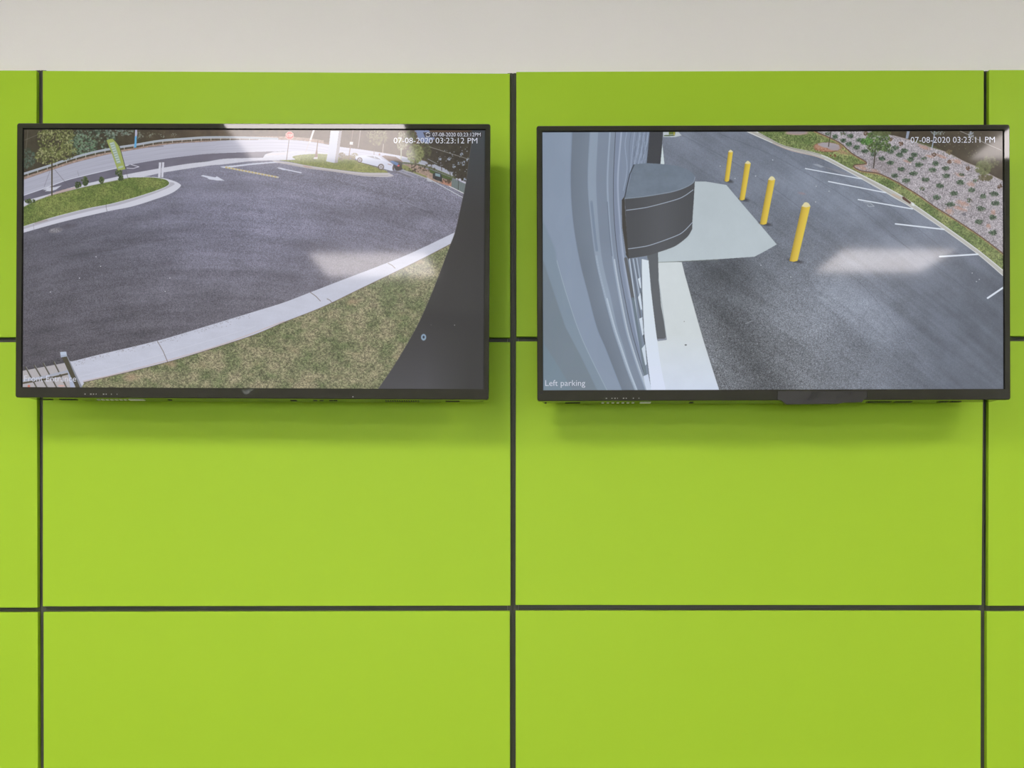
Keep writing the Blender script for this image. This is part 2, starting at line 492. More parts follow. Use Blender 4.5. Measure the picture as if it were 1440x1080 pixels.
    # planted island
    outer = curve([(28, 328), (32.5, 326.7), (86.7, 311.7), (150, 297), (185, 290), (219, 279.4), (241, 271), (252.8, 262), (251, 257.8), (241, 253.3), (224, 249.4), (201, 248)])
    inner = curve([(28, 319), (32.5, 317.5), (70, 305.8), (120, 293), (152, 286.7), (185.5, 278), (213, 269.4), (230, 263), (236.7, 257.8), (233, 253), (224, 250.5), (208, 249), (179, 249.4)])
    C.poly(outer + inner[::-1], (197, 198, 211))
    mid = [(a[0] * 0.55 + b[0] * 0.45, a[1] * 0.55 + b[1] * 0.45) for a, b in zip(inner[:len(outer)], outer)]
    inn = [p for p in inner if True]
    mid2 = curve([(28, 323), (32.5, 321.7), (78, 308.3), (135, 294.2), (168, 287.3), (203, 276.5), (226, 268.0), (243, 260), (243, 256.5), (236, 253)])
    C.poly(inn[:int(len(inn) * 0.72)] + mid2[::-1][8:], (160, 158, 170), 0.75)
    C.line(inner[:int(len(inn) * 0.9)], 1.6, (200, 201, 213))
    C.line([(147.8, 288), (148, 292), (149.3, 297)], 0.6, (95, 92, 100), 0.8)
    C.line([(45, 315), (46, 323)], 0.5, (95, 92, 100), 0.5)
    C.poly([(46, 312), (65, 308), (66, 310), (47, 315)], (150, 138, 135), 0.6)
    gtop = curve([(28, 292), (34, 289), (48, 282), (71, 274), (102, 266), (124, 261), (158, 254), (179, 250)])
    isl = grass((86, 104, 52), (118, 128, 72), 0.26, 81, 1.1)
    C.poly(gtop + inner[::-1][:], isl)
    C.line(gtop, 0.8, (150, 145, 140), 0.6)
    # manhole
    C.ell(76.7, 323.7, 9.6, 3.8, (140, 138, 146), 0.55, -0.15)
    C.ell(76.7, 323.7, 8.6, 3.0, (108, 106, 114), 0.9, -0.15)
    C.leaves(76.7, 323.7, 7, 2, 22, [(150, 148, 156)], 0.9, 0.6)
    C.ell(95, 318, 10, 3, (70, 68, 74), 0.35, -0.2, soft=1)
    # tree on the island
    ty_ = [(104, 112, 66), (120, 126, 78), (140, 144, 98), (84, 90, 52), (60, 60, 42), (74, 76, 48), (158, 160, 118)]
    C.leaves(76, 197, 26, 21, 420, ty_, 1.35, 0.8)
    C.leaves(64, 218, 18, 12, 260, ty_, 1.4, 0.75)
    C.leaves(88, 212, 18, 12, 220, ty_, 1.3, 0.75)
    C.leaves(66, 188, 16, 8, 130, ty_, 1.4, 0.7)
    C.leaves(90, 188, 14, 8, 130, ty_, 1.4, 0.7)
    C.line([(70.8, 226), (71, 274)], 1.9, (72, 65, 52))
    C.line([(75, 238), (96, 263)], 0.5, (95, 92, 95), 0.8)
    C.line([(68, 240), (60, 262)], 0.5, (95, 92, 95), 0.6)
    C.line([(107, 240), (109, 247)], 0.5, (120, 118, 120), 0.7)
    # shrubs
    sg = [(58, 72, 46), (72, 86, 52), (88, 100, 66), (44, 54, 36)]
    for x, y, a, b in ((107.8, 259.5, 5, 4), (118, 253, 5, 5), (118, 258, 2.5, 2.5), (141, 252.8, 3.6, 4), (165.6, 242, 4.6, 4.6), (168, 249.4, 3.8, 3.6), (40, 282.6, 7, 2.8)):
        C.leaves(x, y, a, b, 46, sg, 1.2, 0.9)
    # feather banner
    C.poly(curve([(147.8, 196.7), (153, 194.7), (158, 195.3), (163, 201), (166.7, 207.8), (171, 222), (175, 236.7)]) + [(175, 237.5), (164.5, 239.3), (163, 237), (155, 214)], (148, 160, 92))
    C.poly([(152, 200.5), (158.5, 198.5), (168.5, 229), (162.8, 229.5)], (152, 168, 158))
    for i in range(9):
        t = i / 8
        x, y = 154.6 + t * 10.0, 201 + t * 26
        C.line([(x - 1.6, y + 0.6), (x + 2.2, y - 0.4)], 1.0, (188, 198, 196), 0.9)
        C.line([(x - 1.4, y + 2.0), (x + 2.3, y + 1.1)], 0.7, (120, 140, 128), 0.8)
    C.line(curve([(158, 195.3), (163, 201), (167, 208), (175.3, 237)]), 0.8, (60, 62, 55), 0.9)
    C.ell(168, 234.5, 4, 1.6, (170, 185, 190), 0.7, -0.3)
    C.line([(175, 237), (178.5, 250)], 0.7, (90, 90, 95), 0.8)
    # blue pole, twin post
    C.poly([(188.4, 181), (191.1, 181), (190.8, 192), (187.9, 192)], (172, 172, 196))
    C.poly([(187.9, 191), (190.8, 191), (190, 207), (187, 207)], (92, 158, 204))
    C.poly([(222.2, 228), (225.6, 228), (224.6, 249), (221, 249)], (196, 197, 210))
    C.poly([(226.7, 228), (229.8, 228), (228.3, 249), (225.4, 249)], (196, 197, 210))
    C.line([(225.6, 229), (224.8, 254)], 0.6, (100, 98, 108), 0.8)
    # markings
    wl = (196, 200, 216)
    C.poly([(281, 246.9), (284.5, 245.9), (302, 249.3), (304, 247.7), (315, 253.9), (302.8, 253.4), (300.6, 252.9), (293, 252), (290.5, 249.9)], wl)
    C.poly([(308, 234.2), (330, 232.3), (351, 229.8), (380, 227.6), (393, 227.6), (391, 229), (380, 229.4), (351, 232), (322, 235.6), (314, 236)], wl)
    for i in range(16):
        a, b = i / 16, (i + 0.55) / 16
        C.line([(317 + 74 * a, 235.2 + 14.2 * a), (317 + 74 * b, 235.2 + 14.2 * b)], 2.3, (188, 170, 118))
        a, b = (i + 0.5) / 16, (i + 0.9) / 16
        C.line([(317 + 74 * a, 235.2 + 14.2 * a), (317 + 74 * b, 235.2 + 14.2 * b)], 2.1, (186, 184, 178))
    C.line([(391, 236.3), (423, 243)], 1.5, wl)
    C.poly([(387.5, 235.4), (394, 235.6), (400.5, 237.2), (399.5, 239.4), (395, 238.3)], wl)
    # second island with lamp, column, sign
    C.poly(curve([(381, 225.5), (411, 229), (433, 233), (466.7, 237.8), (511, 243), (546, 243)]) + [(554, 247.8)] + curve([(544, 249.2), (511, 247.8), (466.7, 241.3), (433, 236.9), (400, 230.7), (385, 227.6)]), (184, 180, 184))
    C.line(curve([(400, 229.6), (433, 235.8), (466.7, 240.3), (511, 246.4), (545, 247)]), 0.8, (150, 140, 140), 0.7)
    g2 = grass((112, 122, 62), (140, 142, 88), 0.16, 91, 1.0)
    C.poly(curve([(392, 225.2), (402, 225), (414.5, 224.4), (410.5, 220.5), (422, 217.8), (445, 216.5), (459, 217)]) + [(478, 222), (500, 225.5), (528, 235.5), (544.5, 241), (545.5, 243.2)] +
           curve([(511, 242.8), (466.7, 237.6), (433, 232.8), (411, 228.4)]), g2)
    C.poly([(424, 232), (436, 234.5), (440, 236.5), (428, 234.8)], (178, 140, 125), 0.6)
    C.leaves(480, 220, 5, 5, 50, [(120, 108, 88), (95, 85, 68)], 1.2, 0.8)
    C.leaves(491, 222, 8, 3, 50, [(120, 108, 88), (130, 118, 95)], 1.2, 0.8)
    C.leaves(498, 219, 5, 3, 30, [(130, 122, 95)], 1.2, 0.7)
    C.poly(curve([(464, 184), (461, 210), (458, 227)]) + [(470, 229.5), (476.2, 184)], lambda X, Y: V3((176, 180, 196)) + np.clip((228 - Y) / 44, 0, 1)[..., None] * V3((14, 14, 12)))
    C.poly([(476.2, 184), (480, 184), (474.4, 228.6), (470, 229.5)], (146, 142, 150))
    C.poly([(439, 183), (441.8, 183), (435.8, 201), (433, 201)], (205, 204, 206))
    C.line([(434, 200), (429, 214)], 0.8, (180, 172, 172), 0.8)
    C.line([(430, 197), (461, 202)], 1.6, (150, 120, 110), 0.5)
    C.line([(446.2, 198), (444.6, 212)], 1.2, (110, 88, 80))
    C.poly([(444, 211), (445.6, 211), (446, 221.5), (441.6, 221.5)], (118, 92, 84))
    C.poly([(441, 221), (446.3, 221), (446, 224), (440, 223.6)], (190, 185, 190))
    C.line([(405.6, 197), (402.2, 225)], 0.9, (98, 84, 84))
    oc = [(406.3 + 6.3 * math.cos(math.pi / 8 + i * math.pi / 4), 190.6 + 6.0 * math.sin(math.pi / 8 + i * math.pi / 4)) for i in range(8)]
    C.poly(oc, (200, 168, 164))
    C.poly([(406.3 + (p[0] - 406.3) * 0.86, 190.6 + (p[1] - 190.6) * 0.86) for p in oc], (188, 84, 76))
    # small STOP lettering
    L = {'S': [(1, 0), (0, 0), (0, .5), (1, .5), (1, 1), (0, 1)], 'T': [(0, 0), (1, 0), (.5, 0), (.5, 1)], 'O': [(0, 0), (1, 0), (1, 1), (0, 1), (0, 0)], 'P': [(0, 1), (0, 0), (1, 0), (1, .5), (0, .5)]}
    for i, ch in enumerate('STOP'):
        C.line([(402.1 + 2.3 * i + 1.5 * p[0], 188.9 + 3.4 * p[1]) for p in L[ch]], 0.7, (225, 200, 196), 0.95, soft=0.4)
    # poles, far tree
    C.line([(495.5, 184), (490.2, 219)], 1.3, (120, 98, 90), 0.9)
    C.poly([(491.2, 199.5), (495.9, 199.9), (495.4, 204), (490.8, 203.4)], (206, 204, 206))
    C.line([(506, 184), (503, 208)], 1.1, (160, 150, 150), 0.9)
    C.line([(538.6, 203), (537.4, 216)], 0.9, (190, 184, 180), 0.9)
    C.line([(525.5, 211), (525.3, 218)], 0.8, (120, 105, 100), 0.8)
    C.leaves(530, 193, 15, 12, 200, [(120, 118, 86), (138, 134, 98), (98, 90, 66)], 1.4, 0.5)
    C.leaves(565, 199, 8, 14, 170, [(120, 118, 92), (140, 138, 112), (160, 160, 140)], 1.3, 0.55)
    C.line([(563.5, 209), (563.5, 224)], 1.8, (165, 168, 150), 0.9)
    # cars
    C.poly([(536, 220), (541, 218.8), (556, 221), (565, 226.5), (566, 229), (548, 228)], (112, 92, 84))
    C.poly([(548, 226.7), (552, 226), (561, 227), (565.3, 229), (565.3, 238.5), (557, 241.3), (554, 236), (553, 231)], (58, 55, 54))
    C.poly([(547, 226.6), (552, 226.4), (560, 229.8), (558.5, 234), (554, 231.6)], (84, 112, 158))
    C.ell(559.8, 233.3, 1.7, 1.1, (205, 84, 92), 1.0)
    C.line([(545, 241), (560, 243), (575, 249)], 3.0, (105, 103, 112), 0.6)
    for i in range(7):
        C.line([(556 + i * 3, 240 + i * 1.0), (566 + i * 3.3, 243 + i * 1.3)], 0.6, (160, 160, 170), 0.8)
    car = curve([(499, 223), (499.5, 220.6), (502, 219), (513, 218.6), (522, 218.6), (530, 219.8), (538, 224.2), (546.7, 227.8), (553, 232.8), (554.3, 237), (552, 240.6)]) + \
        [(549, 240.4), (539, 237.6), (531, 234.6), (509, 229.2), (502, 226)]
    C.poly(car, (200, 204, 222))
    C.poly([(514.5, 219.8), (524, 219.6), (530, 221.4), (535, 224.8), (527, 223.6)], (140, 138, 148), 0.9)
    C.line([(525, 219.4), (527, 223.4)], 0.7, (200, 204, 222))
    C.line([(509, 229.6), (531, 235.2)], 0.9, (90, 80, 78), 0.8)
    C.line([(545, 231), (550, 232.4)], 0.9, (150, 120, 120), 0.9)
    C.ell(552.8, 236, 1.4, 4, (60, 52, 50), 0.8, 0.1)
    for x, y, rr in ((505.3, 225.3, 3.7), (535.3, 235, 4.2)):
        C.ell(x, y, rr, rr * 1.02, (96, 84, 82), 1)
        C.ell(x, y, rr * 0.68, rr * 0.7, (186, 186, 196), 1)
        for q in range(5):
            C.line([(x, y), (x + rr * .66 * math.cos(q * 1.257 + .3), y + rr * .66 * math.sin(q * 1.257 + .3))], 0.6, (120, 112, 114), 0.9)
    C.ell(533, 217.5, 1.2, 1.6, (140, 110, 105), 0.8)
    # right background: sky gap, dark trees, lot, bank
    C.poly([(584, 183), (600, 183), (606, 187), (612, 196), (606, 204), (596, 204), (588, 198), (584, 190)], (112, 126, 160), rough=3, rs=0.4)
    C.leaves(576, 194, 8, 10, 170, [(72, 74, 48), (88, 92, 60), (58, 58, 40)], 1.5, 0.85)
    drk = lambda X, Y: V3((54, 50, 41)) * (1 + 0.30 * fbm(X * 0.25, Y * 0.25, 101, 3))[..., None]
    C.poly([(600, 204), (606, 198), (614, 194), (640, 190), (665, 184), (690, 184), (690, 262), (650, 256), (634, 246), (606, 232), (596, 222), (590, 210)], drk, rough=3, rs=0.3)
    lot = curve([(566, 224.5), (585, 227), (602, 231), (620, 238), (640, 246.5)])
    C.line(lot, 5.0, (156, 160, 176))
    C.line([(p[0], p[1] + 4.6) for p in lot], 2.6, (70, 78, 46), 0.7)
    for x, y, a, b in ((606, 226, 7, 6), (620, 229, 6, 6), (632, 236, 7, 6), (643, 244, 6, 5)):
        C.leaves(x, y, a, b, 60, [(52, 48, 40), (60, 56, 46)], 1.4, 0.85)
        C.line([(x, y), (x + 0.6, y + 11)], 0.9, (62, 54, 46))
    C.leaves(594, 213, 12, 12, 160, [(66, 68, 46), (80, 84, 56), (54, 52, 40)], 1.5, 0.8)
    C.leaves(583, 216.7, 12, 13, 330, [(104, 112, 68), (120, 126, 80), (86, 90, 56), (136, 140, 96)], 1.4, 0.7)
    C.line([(583.4, 226), (583.6, 240)], 1.3, (78, 66, 56))
    for _ in range(70):
        x = 612 + r.rand() * 46; y = 206 + r.rand() * 42
        C.ell(x, y, 0.6 + r.rand() * 0.4, 0.5 + r.rand() * 0.6, (150, 160, 180), 0.75 * r.rand())
    for x, y in ((649, 218), (657, 225), (651, 230), (645, 229), (631, 225), (618, 224), (638, 234), (654, 253)):
        C.leaves(x, y, 2.2, 3, 9, [(160, 172, 196), (130, 140, 155)], 0.9, 0.8)
    C.line([(603, 207), (660, 225)], 0.8, (140, 140, 138), 0.9)
    C.line([(601, 224), (614, 231)], 0.8, (150, 155, 165), 0.8)
    bank = lambda X, Y: V3((150, 130, 118)) * (1 + 0.22 * fbm(X * 0.5, Y * 0.5, 111, 2))[..., None]
    C.poly([(567, 231), (586, 232), (606, 241), (622, 251), (636, 256), (634, 263), (612, 256), (590, 248), (567, 236)], bank)
    C.poly([(622, 253), (636, 258), (635, 263), (620, 258)], (165, 118, 100), 0.8)
    C.poly([(603, 238), (613, 242), (636, 251), (636, 255), (620, 250), (604, 243)], (66, 84, 42))
    C.poly(curve([(565, 231), (566, 238), (580, 243), (600, 250.5)]) + [(599, 248), (586, 243), (572, 234)], (124, 128, 78))
    C.leaves(590, 237, 22, 6, 40, [(66, 60, 46)], 1.4, 0.8)
    C.leaves(627, 255, 7, 3, 24, [(72, 60, 48)], 1.2, 0.8)
    C.poly([(608, 245), (612, 242.6), (619.5, 244.6), (621.5, 249), (621, 256), (614, 254), (608, 251)], (48, 50, 52))
    C.poly([(611.5, 243.6), (618.6, 245.4), (618.6, 249.4), (611.6, 247.6)], (124, 148, 158))
    C.ell(612, 251, 1.6, 1.4, (36, 36, 36)); C.ell(619.4, 254, 1.4, 1.6, (36, 36, 36))
    C.poly([(635.2, 251.5), (654.5, 259), (652.4, 272.2), (634.2, 262.2)], (112, 124, 124))
    for i in range(13):
        t = i / 12
        C.line([(635.4 + 19 * t, 252 + 7.4 * t), (634.6 + 17.8 * t, 262 + 9.8 * t)], 0.6, (82, 92, 94), 0.8)
    C.line([(644.6, 255), (643.8, 267)], 0.9, (58, 60, 58))
    C.line([(600, 250.5), (651, 278.4)], 1.0, (186, 190, 200))
    C.line(curve([(566, 240), (580, 244), (600, 251.5)]), 1.6, (158, 160, 166), 0.8)
    C.line([(631, 262), (652.2, 272.4)], 0.9, (214, 216, 216))
    C.poly([(600, 250), (604, 252), (608, 257), (600, 254.6)], (180, 182, 190), 0.8)

    # near kerb, lawn
    kt = curve([(640, 326.5), (579, 355.4), (535.4, 373), (483, 393), (437.5, 410.6), (400, 425), (360, 437.5), (290, 459), (221, 479.5), (140, 499), (100, 509), (32.5, 524), (28, 525)])
    kb = curve([(634, 343), (587.5, 367), (504, 407.5), (452, 432.5), (400, 453), (360, 470), (300, 490), (237.5, 509), (175, 525), (115, 539), (95, 543), (80, 547)])
    lawn = grass((98, 106, 74), (138, 132, 106), 0.50, 121, 1.9)
    C.poly(kb + [(80, 552), (560, 552), (660, 330), (640, 330)], lawn)
    kbx = [p[0] for p in kb][::-1]; kby = [p[1] for p in kb][::-1]
    for _ in range(90):
        x = 150 + r.rand() * 440; y = 380 + r.rand() * 160
        if y < np.interp(x, kbx, kby) + 6: continue
        C.ell(x, y, 3 + 5 * r.rand(), 1.5 + 2.5 * r.rand(), (166, 146, 116) if r.rand() < .55 else (78, 98, 58), 0.22, soft=1.2)
    for x, y, a in ((185, 531, 9), (240, 512, 8), (590, 368, 6), (496, 424, 8)):
        C.ell(x, y, a, a * 0.5, (180, 148, 126), 0.45, soft=1.2, rough=0.5)
    # lawn is behind the kerb
    band = lambda X, Y: (V3((188, 191, 207)) * (1 + 0.035 * fbm(X * 0.05, Y * 0.2, 131, 3) + 0.03 * vnoise(X * 1.2, Y * 1.2, 133))[..., None])
    C.poly(kt + [(28, 552), (80, 552)] + kb[::-1], band)
    C.line(kb, 0.8, (96, 78, 70), 0.8)
    C.line(curve([(400, 451.6), (300, 488.5), (175, 523.4), (115, 537.4)]), 1.2, (190, 165, 160), 0.6)
    C.line(curve([(100, 533), (200, 507), (360, 459)]), 1.0, (202, 204, 218), 0.5)
    for a, b in (((221.5, 480), (236, 509)), ((437, 411), (451, 423)), ((460.5, 420), (467, 425)), ((546, 370), (556, 377))):
        C.line([a, ((a[0] + b[0]) / 2 + 0.8, (a[1] + b[1]) / 2 - 0.5), b], 0.9, (112, 100, 96), 0.9)
    for _ in range(160):
        t = r.rand()
        x = 105 + t * 250; y = np.interp(x, [p[0] for p in kt][::-1], [p[1] for p in kt][::-1]) + 1 + abs(r.randn()) * 3
        C.ell(x, y, 0.9, 0.4, (140, 138, 148), 0.7, -0.25)

    # railing in the corner
    C.poly([(28, 523), (89, 511.5), (114, 552), (28, 552)], lambda X, Y: V3((172, 168, 172)) * (1 + 0.04 * vnoise(X, Y, 141))[..., None])
    C.poly([(95, 508), (101, 509), (118, 540), (114, 546), (104, 528)], (188, 190, 205))
    C.ell(40, 544, 2, 1.5, (200, 110, 90), 0.9); C.ell(86, 543.5, 5, 1.2, (205, 160, 150), 0.8)
    for a, b in (((35.3, 517.5), (51, 546)), ((47.6, 515), (66, 546)), ((60.3, 512), (79.5, 546)), ((75.3, 510), (93.5, 546))):
        C.line([a, b], 2.0, (80, 76, 64))
        C.line([(a[0] + .9, a[1] - .4), (b[0] + .9, b[1] - .4)], 0.7, (140, 142, 148))
    C.line([(31, 536.5), (62, 531), (96, 522.5)], 3.0, (160, 166, 182))
    C.line([(31, 540), (62, 534.6), (97, 526)], 2.4, (76, 72, 58))
    C.poly([(94, 520), (98, 519), (104, 534), (105, 546), (99, 546)], (166, 176, 200), 0.9)
    C.poly([(86, 502.5), (93.6, 501), (113.2, 546), (106.5, 546)], (72, 69, 56))
    C.poly([(92.6, 500), (94.6, 502), (116, 546), (112.6, 546)], (132, 136, 148))
    C.poly([(83.8, 495.6), (92.6, 495.2), (93.8, 501.8), (85, 503.4)], (178, 190, 208))
    C.poly([(85.2, 500), (93.2, 499.4), (93.8, 501.8), (85, 503.4)], (158, 168, 190))

    # dark camera housing on the right
    hs = curve([(663, 178), (662.5, 190), (661.7, 204), (659, 223), (654.4, 259), (648, 290), (640, 326), (633, 345), (627.5, 360), (607.5, 412.5), (587.5, 457.5), (557.5, 510), (534, 545), (528, 556)])
    hcol = lambda X, Y: (V3((58, 64, 70)) * (1 - np.clip((Y - 190) / 110, 0, 1))[..., None] + V3((50, 50, 51)) * np.clip((Y - 190) / 110, 0, 1)[..., None]
                         + (np.clip((Y - 440) / 110, 0, 1) * np.clip((660 - X) / 60, 0, 1))[..., None] * V3((20, 20, 24)))
    C.poly(hs + [(690, 556), (690, 178)], hcol)
    C.line(hs, 0.9, (100, 98, 96), 0.35)
    C.ell(596.6, 473.6, 3.6, 4.6, (132, 156, 178), 1.0); C.ell(596.6, 473.4, 1.5, 2.0, (40, 52, 66), 1.0)
    C.ell(640, 456.5, 0.6, 0.8, (140, 140, 140)); C.ell(607, 456.3, 0.5, 0.5, (110, 110, 110))
    C.poly([(594, 186.6), (676.8, 187), (676.8, 194.2), (597, 193.8)], (46, 44, 46), 0.85)
    for a0 in (0.4, 3.54):
        C.line([(601 + 3.0 * math.cos(a0 + q * .28), 190.2 + 2.8 * math.sin(a0 + q * .28)) for q in range(9)], 1.0, (196, 198, 208))
    return C

# =============================== picture on the right screen
def paint_right():
    C = Canvas(763.4, 1410.4, 186.2, 184.2, 548.6, 547.0)
    X, Y = C.X, C.Y
    r = C.rng
    q = Y - 0.62 * (X - 950) - 0.00025 * (X - 950) ** 2            # paving lanes run down to the right
    al = X + 0.6 * Y
    n = 0.15 * fbm(al * 0.006, q * 0.055, 203, 3) + 0.14 * fbm(X * 0.03, Y * 0.035, 208, 4) + 0.05 * fbm(al * 0.008, q * 0.30, 221, 3)
    near = np.clip(1 - np.hypot((X - 1010) / 330, (Y - 560) / 300), 0, 1)
    n = n + (0.14 + 1.0 * near) * (0.85 * vnoise(X * 1.8, Y * 1.8, 211) + 0.32 * vnoise(X * 0.8, Y * 0.8, 212))
    sp = np.clip(vnoise(X * 1.1, Y * 1.1, 215) - 0.36, 0, 1) * 4.0 * near
    base = np.zeros_like(C.img) + V3((108, 115, 129)) + (np.exp(-((X - 1190) / 110) ** 2 - ((Y - 270) / 50) ** 2))[..., None] * V3((12, 13, 14))
    w = np.clip(1 - near * 1.5, 0, 1)[..., None]
    base = base * w + V3((104, 108, 115)) * (1 - w)
    dark = np.exp(-((X - 1010) / 60) ** 2 - ((Y - 385) / 45) ** 2)
    dark = np.maximum(dark, 0.8 * np.exp(-((X - 1000 - 0.5 * (Y - 400)) / 34) ** 2) * (Y > 370))
    br = np.exp(-((X - 1170) / 80) ** 2 - ((Y - 440) / 60) ** 2)
    base = base * (1 - 0.30 * dark + 0.16 * br)[..., None]
    rgt = np.clip((X - 1250) / 160, 0, 1) * np.clip((Y - 330) / 100, 0, 1)
    base = base * (1 - 0.16 * rgt[..., None]) 
    C.img[:] = 1.05 * base * (1 + n)[..., None] + sp[..., None] * 110
    for a in ([(1010, 187), (1100, 225), (1200, 285), (1290, 360)], [(960, 190), (1060, 245), (1160, 318)], [(1250, 330), (1330, 385), (1409, 450)],
              [(1180, 372), (1230, 420), (1300, 520)], [(1190, 255), (1250, 290), (1320, 345)], [(1120, 210), (1200, 245), (1262, 290)]):
        C.line(curve(a), 0.8, (74, 80, 94), 0.30)
    C.line(curve([(1050, 235), (1130, 285), (1175, 315), (1250, 372)]), 14, (80, 86, 98), 0.10, soft=6)
    for x, y in ((1013, 233.5), (1034, 251), (1087, 225), (1063, 247.5), (1148, 262), (1166, 269), (1147, 284), (1367, 384), (1377, 393), (1373, 396), (1070, 373), (1112, 389.5)):
        C.ell(x, y, 0.8, 0.7, (190, 196, 205), 0.9)
    C.ell(1128, 272, 5, 1.6, (150, 128, 132), 0.5, 0.2, soft=1)
    C.line([(1048, 455), (1059, 451)], 1.0, (150, 155, 162), 0.7)

    # lawn, kerb, gravel bank
    kr = curve([(1050, 184), (1053, 186), (1080, 198), (1111, 211), (1150, 220.5), (1174, 231), (1211, 251), (1242.5, 268.7), (1260, 279), (1281, 291), (1328, 323), (1374.6, 357), (1409.5, 387), (1414, 391)])
    kg = curve([(1060, 183), (1080, 194), (1105, 206), (1155, 218), (1192.5, 236.5), (1260, 271), (1288, 289.5), (1332, 320.5), (1374.6, 351.5), (1409.5, 379.7), (1414, 383)])
    me = curve([(1146, 184), (1149, 185.6), (1180, 200), (1199, 216), (1219, 229), (1201, 232.5), (1211, 240), (1236, 244), (1260, 255), (1270, 260.7), (1292.8, 275), (1314, 290), (1345.5, 310), (1378.5, 332), (1410, 356), (1414, 359)])
    gt = curve([(1236, 184), (1250.5, 189), (1279.6, 197), (1306, 206), (1332, 214.6), (1354.8, 226.5), (1376, 235.7), (1391.7, 245), (1409.5, 254), (1416, 257)])
    gcol = grass((92, 110, 66), (134, 140, 94), 0.34, 231, 1.0)
    C.poly(kg + [(1414, 180)], gcol)
    def gravel(X, Y):
        g = 1 + 0.50 * vnoise(X * 1.2, Y * 1.2, 241) + 0.24 * vnoise(X * 0.6, Y * 0.6, 243) + 0.08 * fbm(X * 0.05, Y * 0.05, 245, 3)
        return V3((156, 151, 157)) * g[..., None]
    C.poly(me + [(1414, 180)], gravel)
    for x, y, a, b in ((1186, 214, 8, 3), (1213, 236, 8, 2.5), (1300, 207, 8, 2.5), (1325, 220, 7, 2), (1346, 227, 7, 2.5), (1350, 246, 6, 2), (1366, 259, 5, 3), (1354, 286, 8, 3),
                       (1350, 293, 9, 2.5), (1276, 227, 5, 1.5), (1335, 297, 5, 4), (1390, 318, 3, 3), (1397, 299, 3, 4), (1231, 241, 6, 3), (1308, 220, 5, 1.5)):
        C.ell(x, y, a, b, (176, 132, 112), 0.55, 0.3, rough=0.8, soft=0.9)
    C.ell(1246, 234, 24, 9, (120, 110, 112), 0.30, 0.2, rough=0.5, soft=0.8)
    C.line(off_(me, -1.3), 1.6, (170, 128, 102), 0.5)
    C.line(me, 1.5, (92, 72, 62), 0.85)
    # woods top right
    brn = lambda X, Y: V3((66, 59, 47)) * (1 + 0.16 * fbm(X * 0.15, Y * 0.15, 251, 3))[..., None]
    C.poly(gt + [(1416, 178), (1236, 178)], brn)
    C.line(gt[10:], 1.2, (168, 158, 156), 0.8)
    C.poly([(1276, 184), (1280, 184), (1277.6, 195), (1274, 195)], (136, 146, 166))
    C.poly([(1284, 196), (1310, 203), (1326, 211), (1312, 208), (1290, 201)], (84, 92, 60), 0.7, rough=2)
    C.line([(1315, 184), (1313.6, 196), (1311, 208)], 1.5, (146, 158, 178))
    C.line([(1309, 184), (1314.5, 190), (1321, 185)], 0.9, (146, 158, 178), 0.9)
    C.leaves(1320, 187, 9, 3, 34, [(136, 146, 150), (110, 118, 108)], 0.9, 0.8)
    C.line([(1350, 184), (1366, 191), (1385, 201), (1408, 211)], 0.8, (176, 176, 178), 0.8)
    C.leaves(1366, 189, 4, 4, 22, [(160, 172, 190)], 0.9, 0.8)
    for _ in range(60):
        C.ell(1320 + r.rand() * 60, 187 + r.rand() * 34, 0.8, 0.7, (110, 112, 88), 0.6)
    C.leaves(1335, 214, 4, 4, 18, [(110, 100, 74)], 1.1, 0.8)
    C.leaves(1383, 236, 11, 10, 240, [(96, 104, 66), (116, 122, 84), (80, 84, 54)], 1.5, 0.6)
    C.leaves(1392, 228, 13, 8, 120, [(104, 108, 76), (90, 92, 62)], 1.3, 0.5)
    C.leaves(1386, 250, 10, 4, 90, [(96, 90, 64), (80, 78, 52)], 1.4, 0.6)
    # tree rings
    C.ell(1121, 186.6, 16, 3.4, (160, 140, 132), 1.0, rough=0.15); C.ell(1121, 186.2, 13, 2.2, (146, 136, 138), 1.0)
    C.ell(1164.4, 207, 19.5, 6.8, (120, 84, 66), 1.0, 0.03, rough=0.15)
    C.ell(1164.4, 206.7, 18.6, 6.1, (166, 128, 108), 1.0, 0.03, rough=0.15)
    C.ell(1166, 204.4, 15, 3.8, (158, 152, 158), 1.0, 0.1, rough=0.2)
    C.ell(1173, 208, 9, 3.6, (154, 146, 152), 0.9, 0.1, rough=0.3)
    C.leaves(1156, 210, 9, 2.4, 40, [(140, 92, 70), (180, 146, 128)], 1.0, 0.7)
    C.line([(1169.4, 184), (1167, 196), (1165.6, 206)], 1.2, (72, 66, 58))
    C.leaves(1172, 219, 4, 1.6, 10, [(120, 72, 58), (100, 80, 58)], 0.9, 0.9)
    # kerb
    C.poly(kr + kg[::-1], (176, 176, 172))
    C.line(off_(kg, 0.3), 1.3, (206, 208, 210))
    C.line(off_([((a[0] + b[0]) / 2, (a[1] + b[1]) / 2) for a, b in zip(kr[::8][:11], kg[::8])], 0), 0.8, (146, 140, 134), 0.6)
    C.line(kr, 1.2, (200, 202, 204))
    C.line([p for p in kr if p[0] > 1085 and p[0] < 1160], 1.0, (150, 112, 98), 0.45)
    C.line([p for p in kg if p[0] > 1065 and p[0] < 1160], 0.7, (92, 80, 72), 0.7)
    C.poly([(1269, 276.2), (1272, 277), (1281.5, 284.5), (1280, 287), (1269.5, 280)], (84, 62, 54))
    C.poly([(1256, 272), (1268, 278), (1266, 279.6), (1254, 273.6)], (184, 160, 140), 0.7)
    C.poly([(1282, 284), (1286, 286), (1286, 290), (1282, 288.6)], (208, 214, 216))
    # lines on the tarmac
    wl = (212, 220, 232)
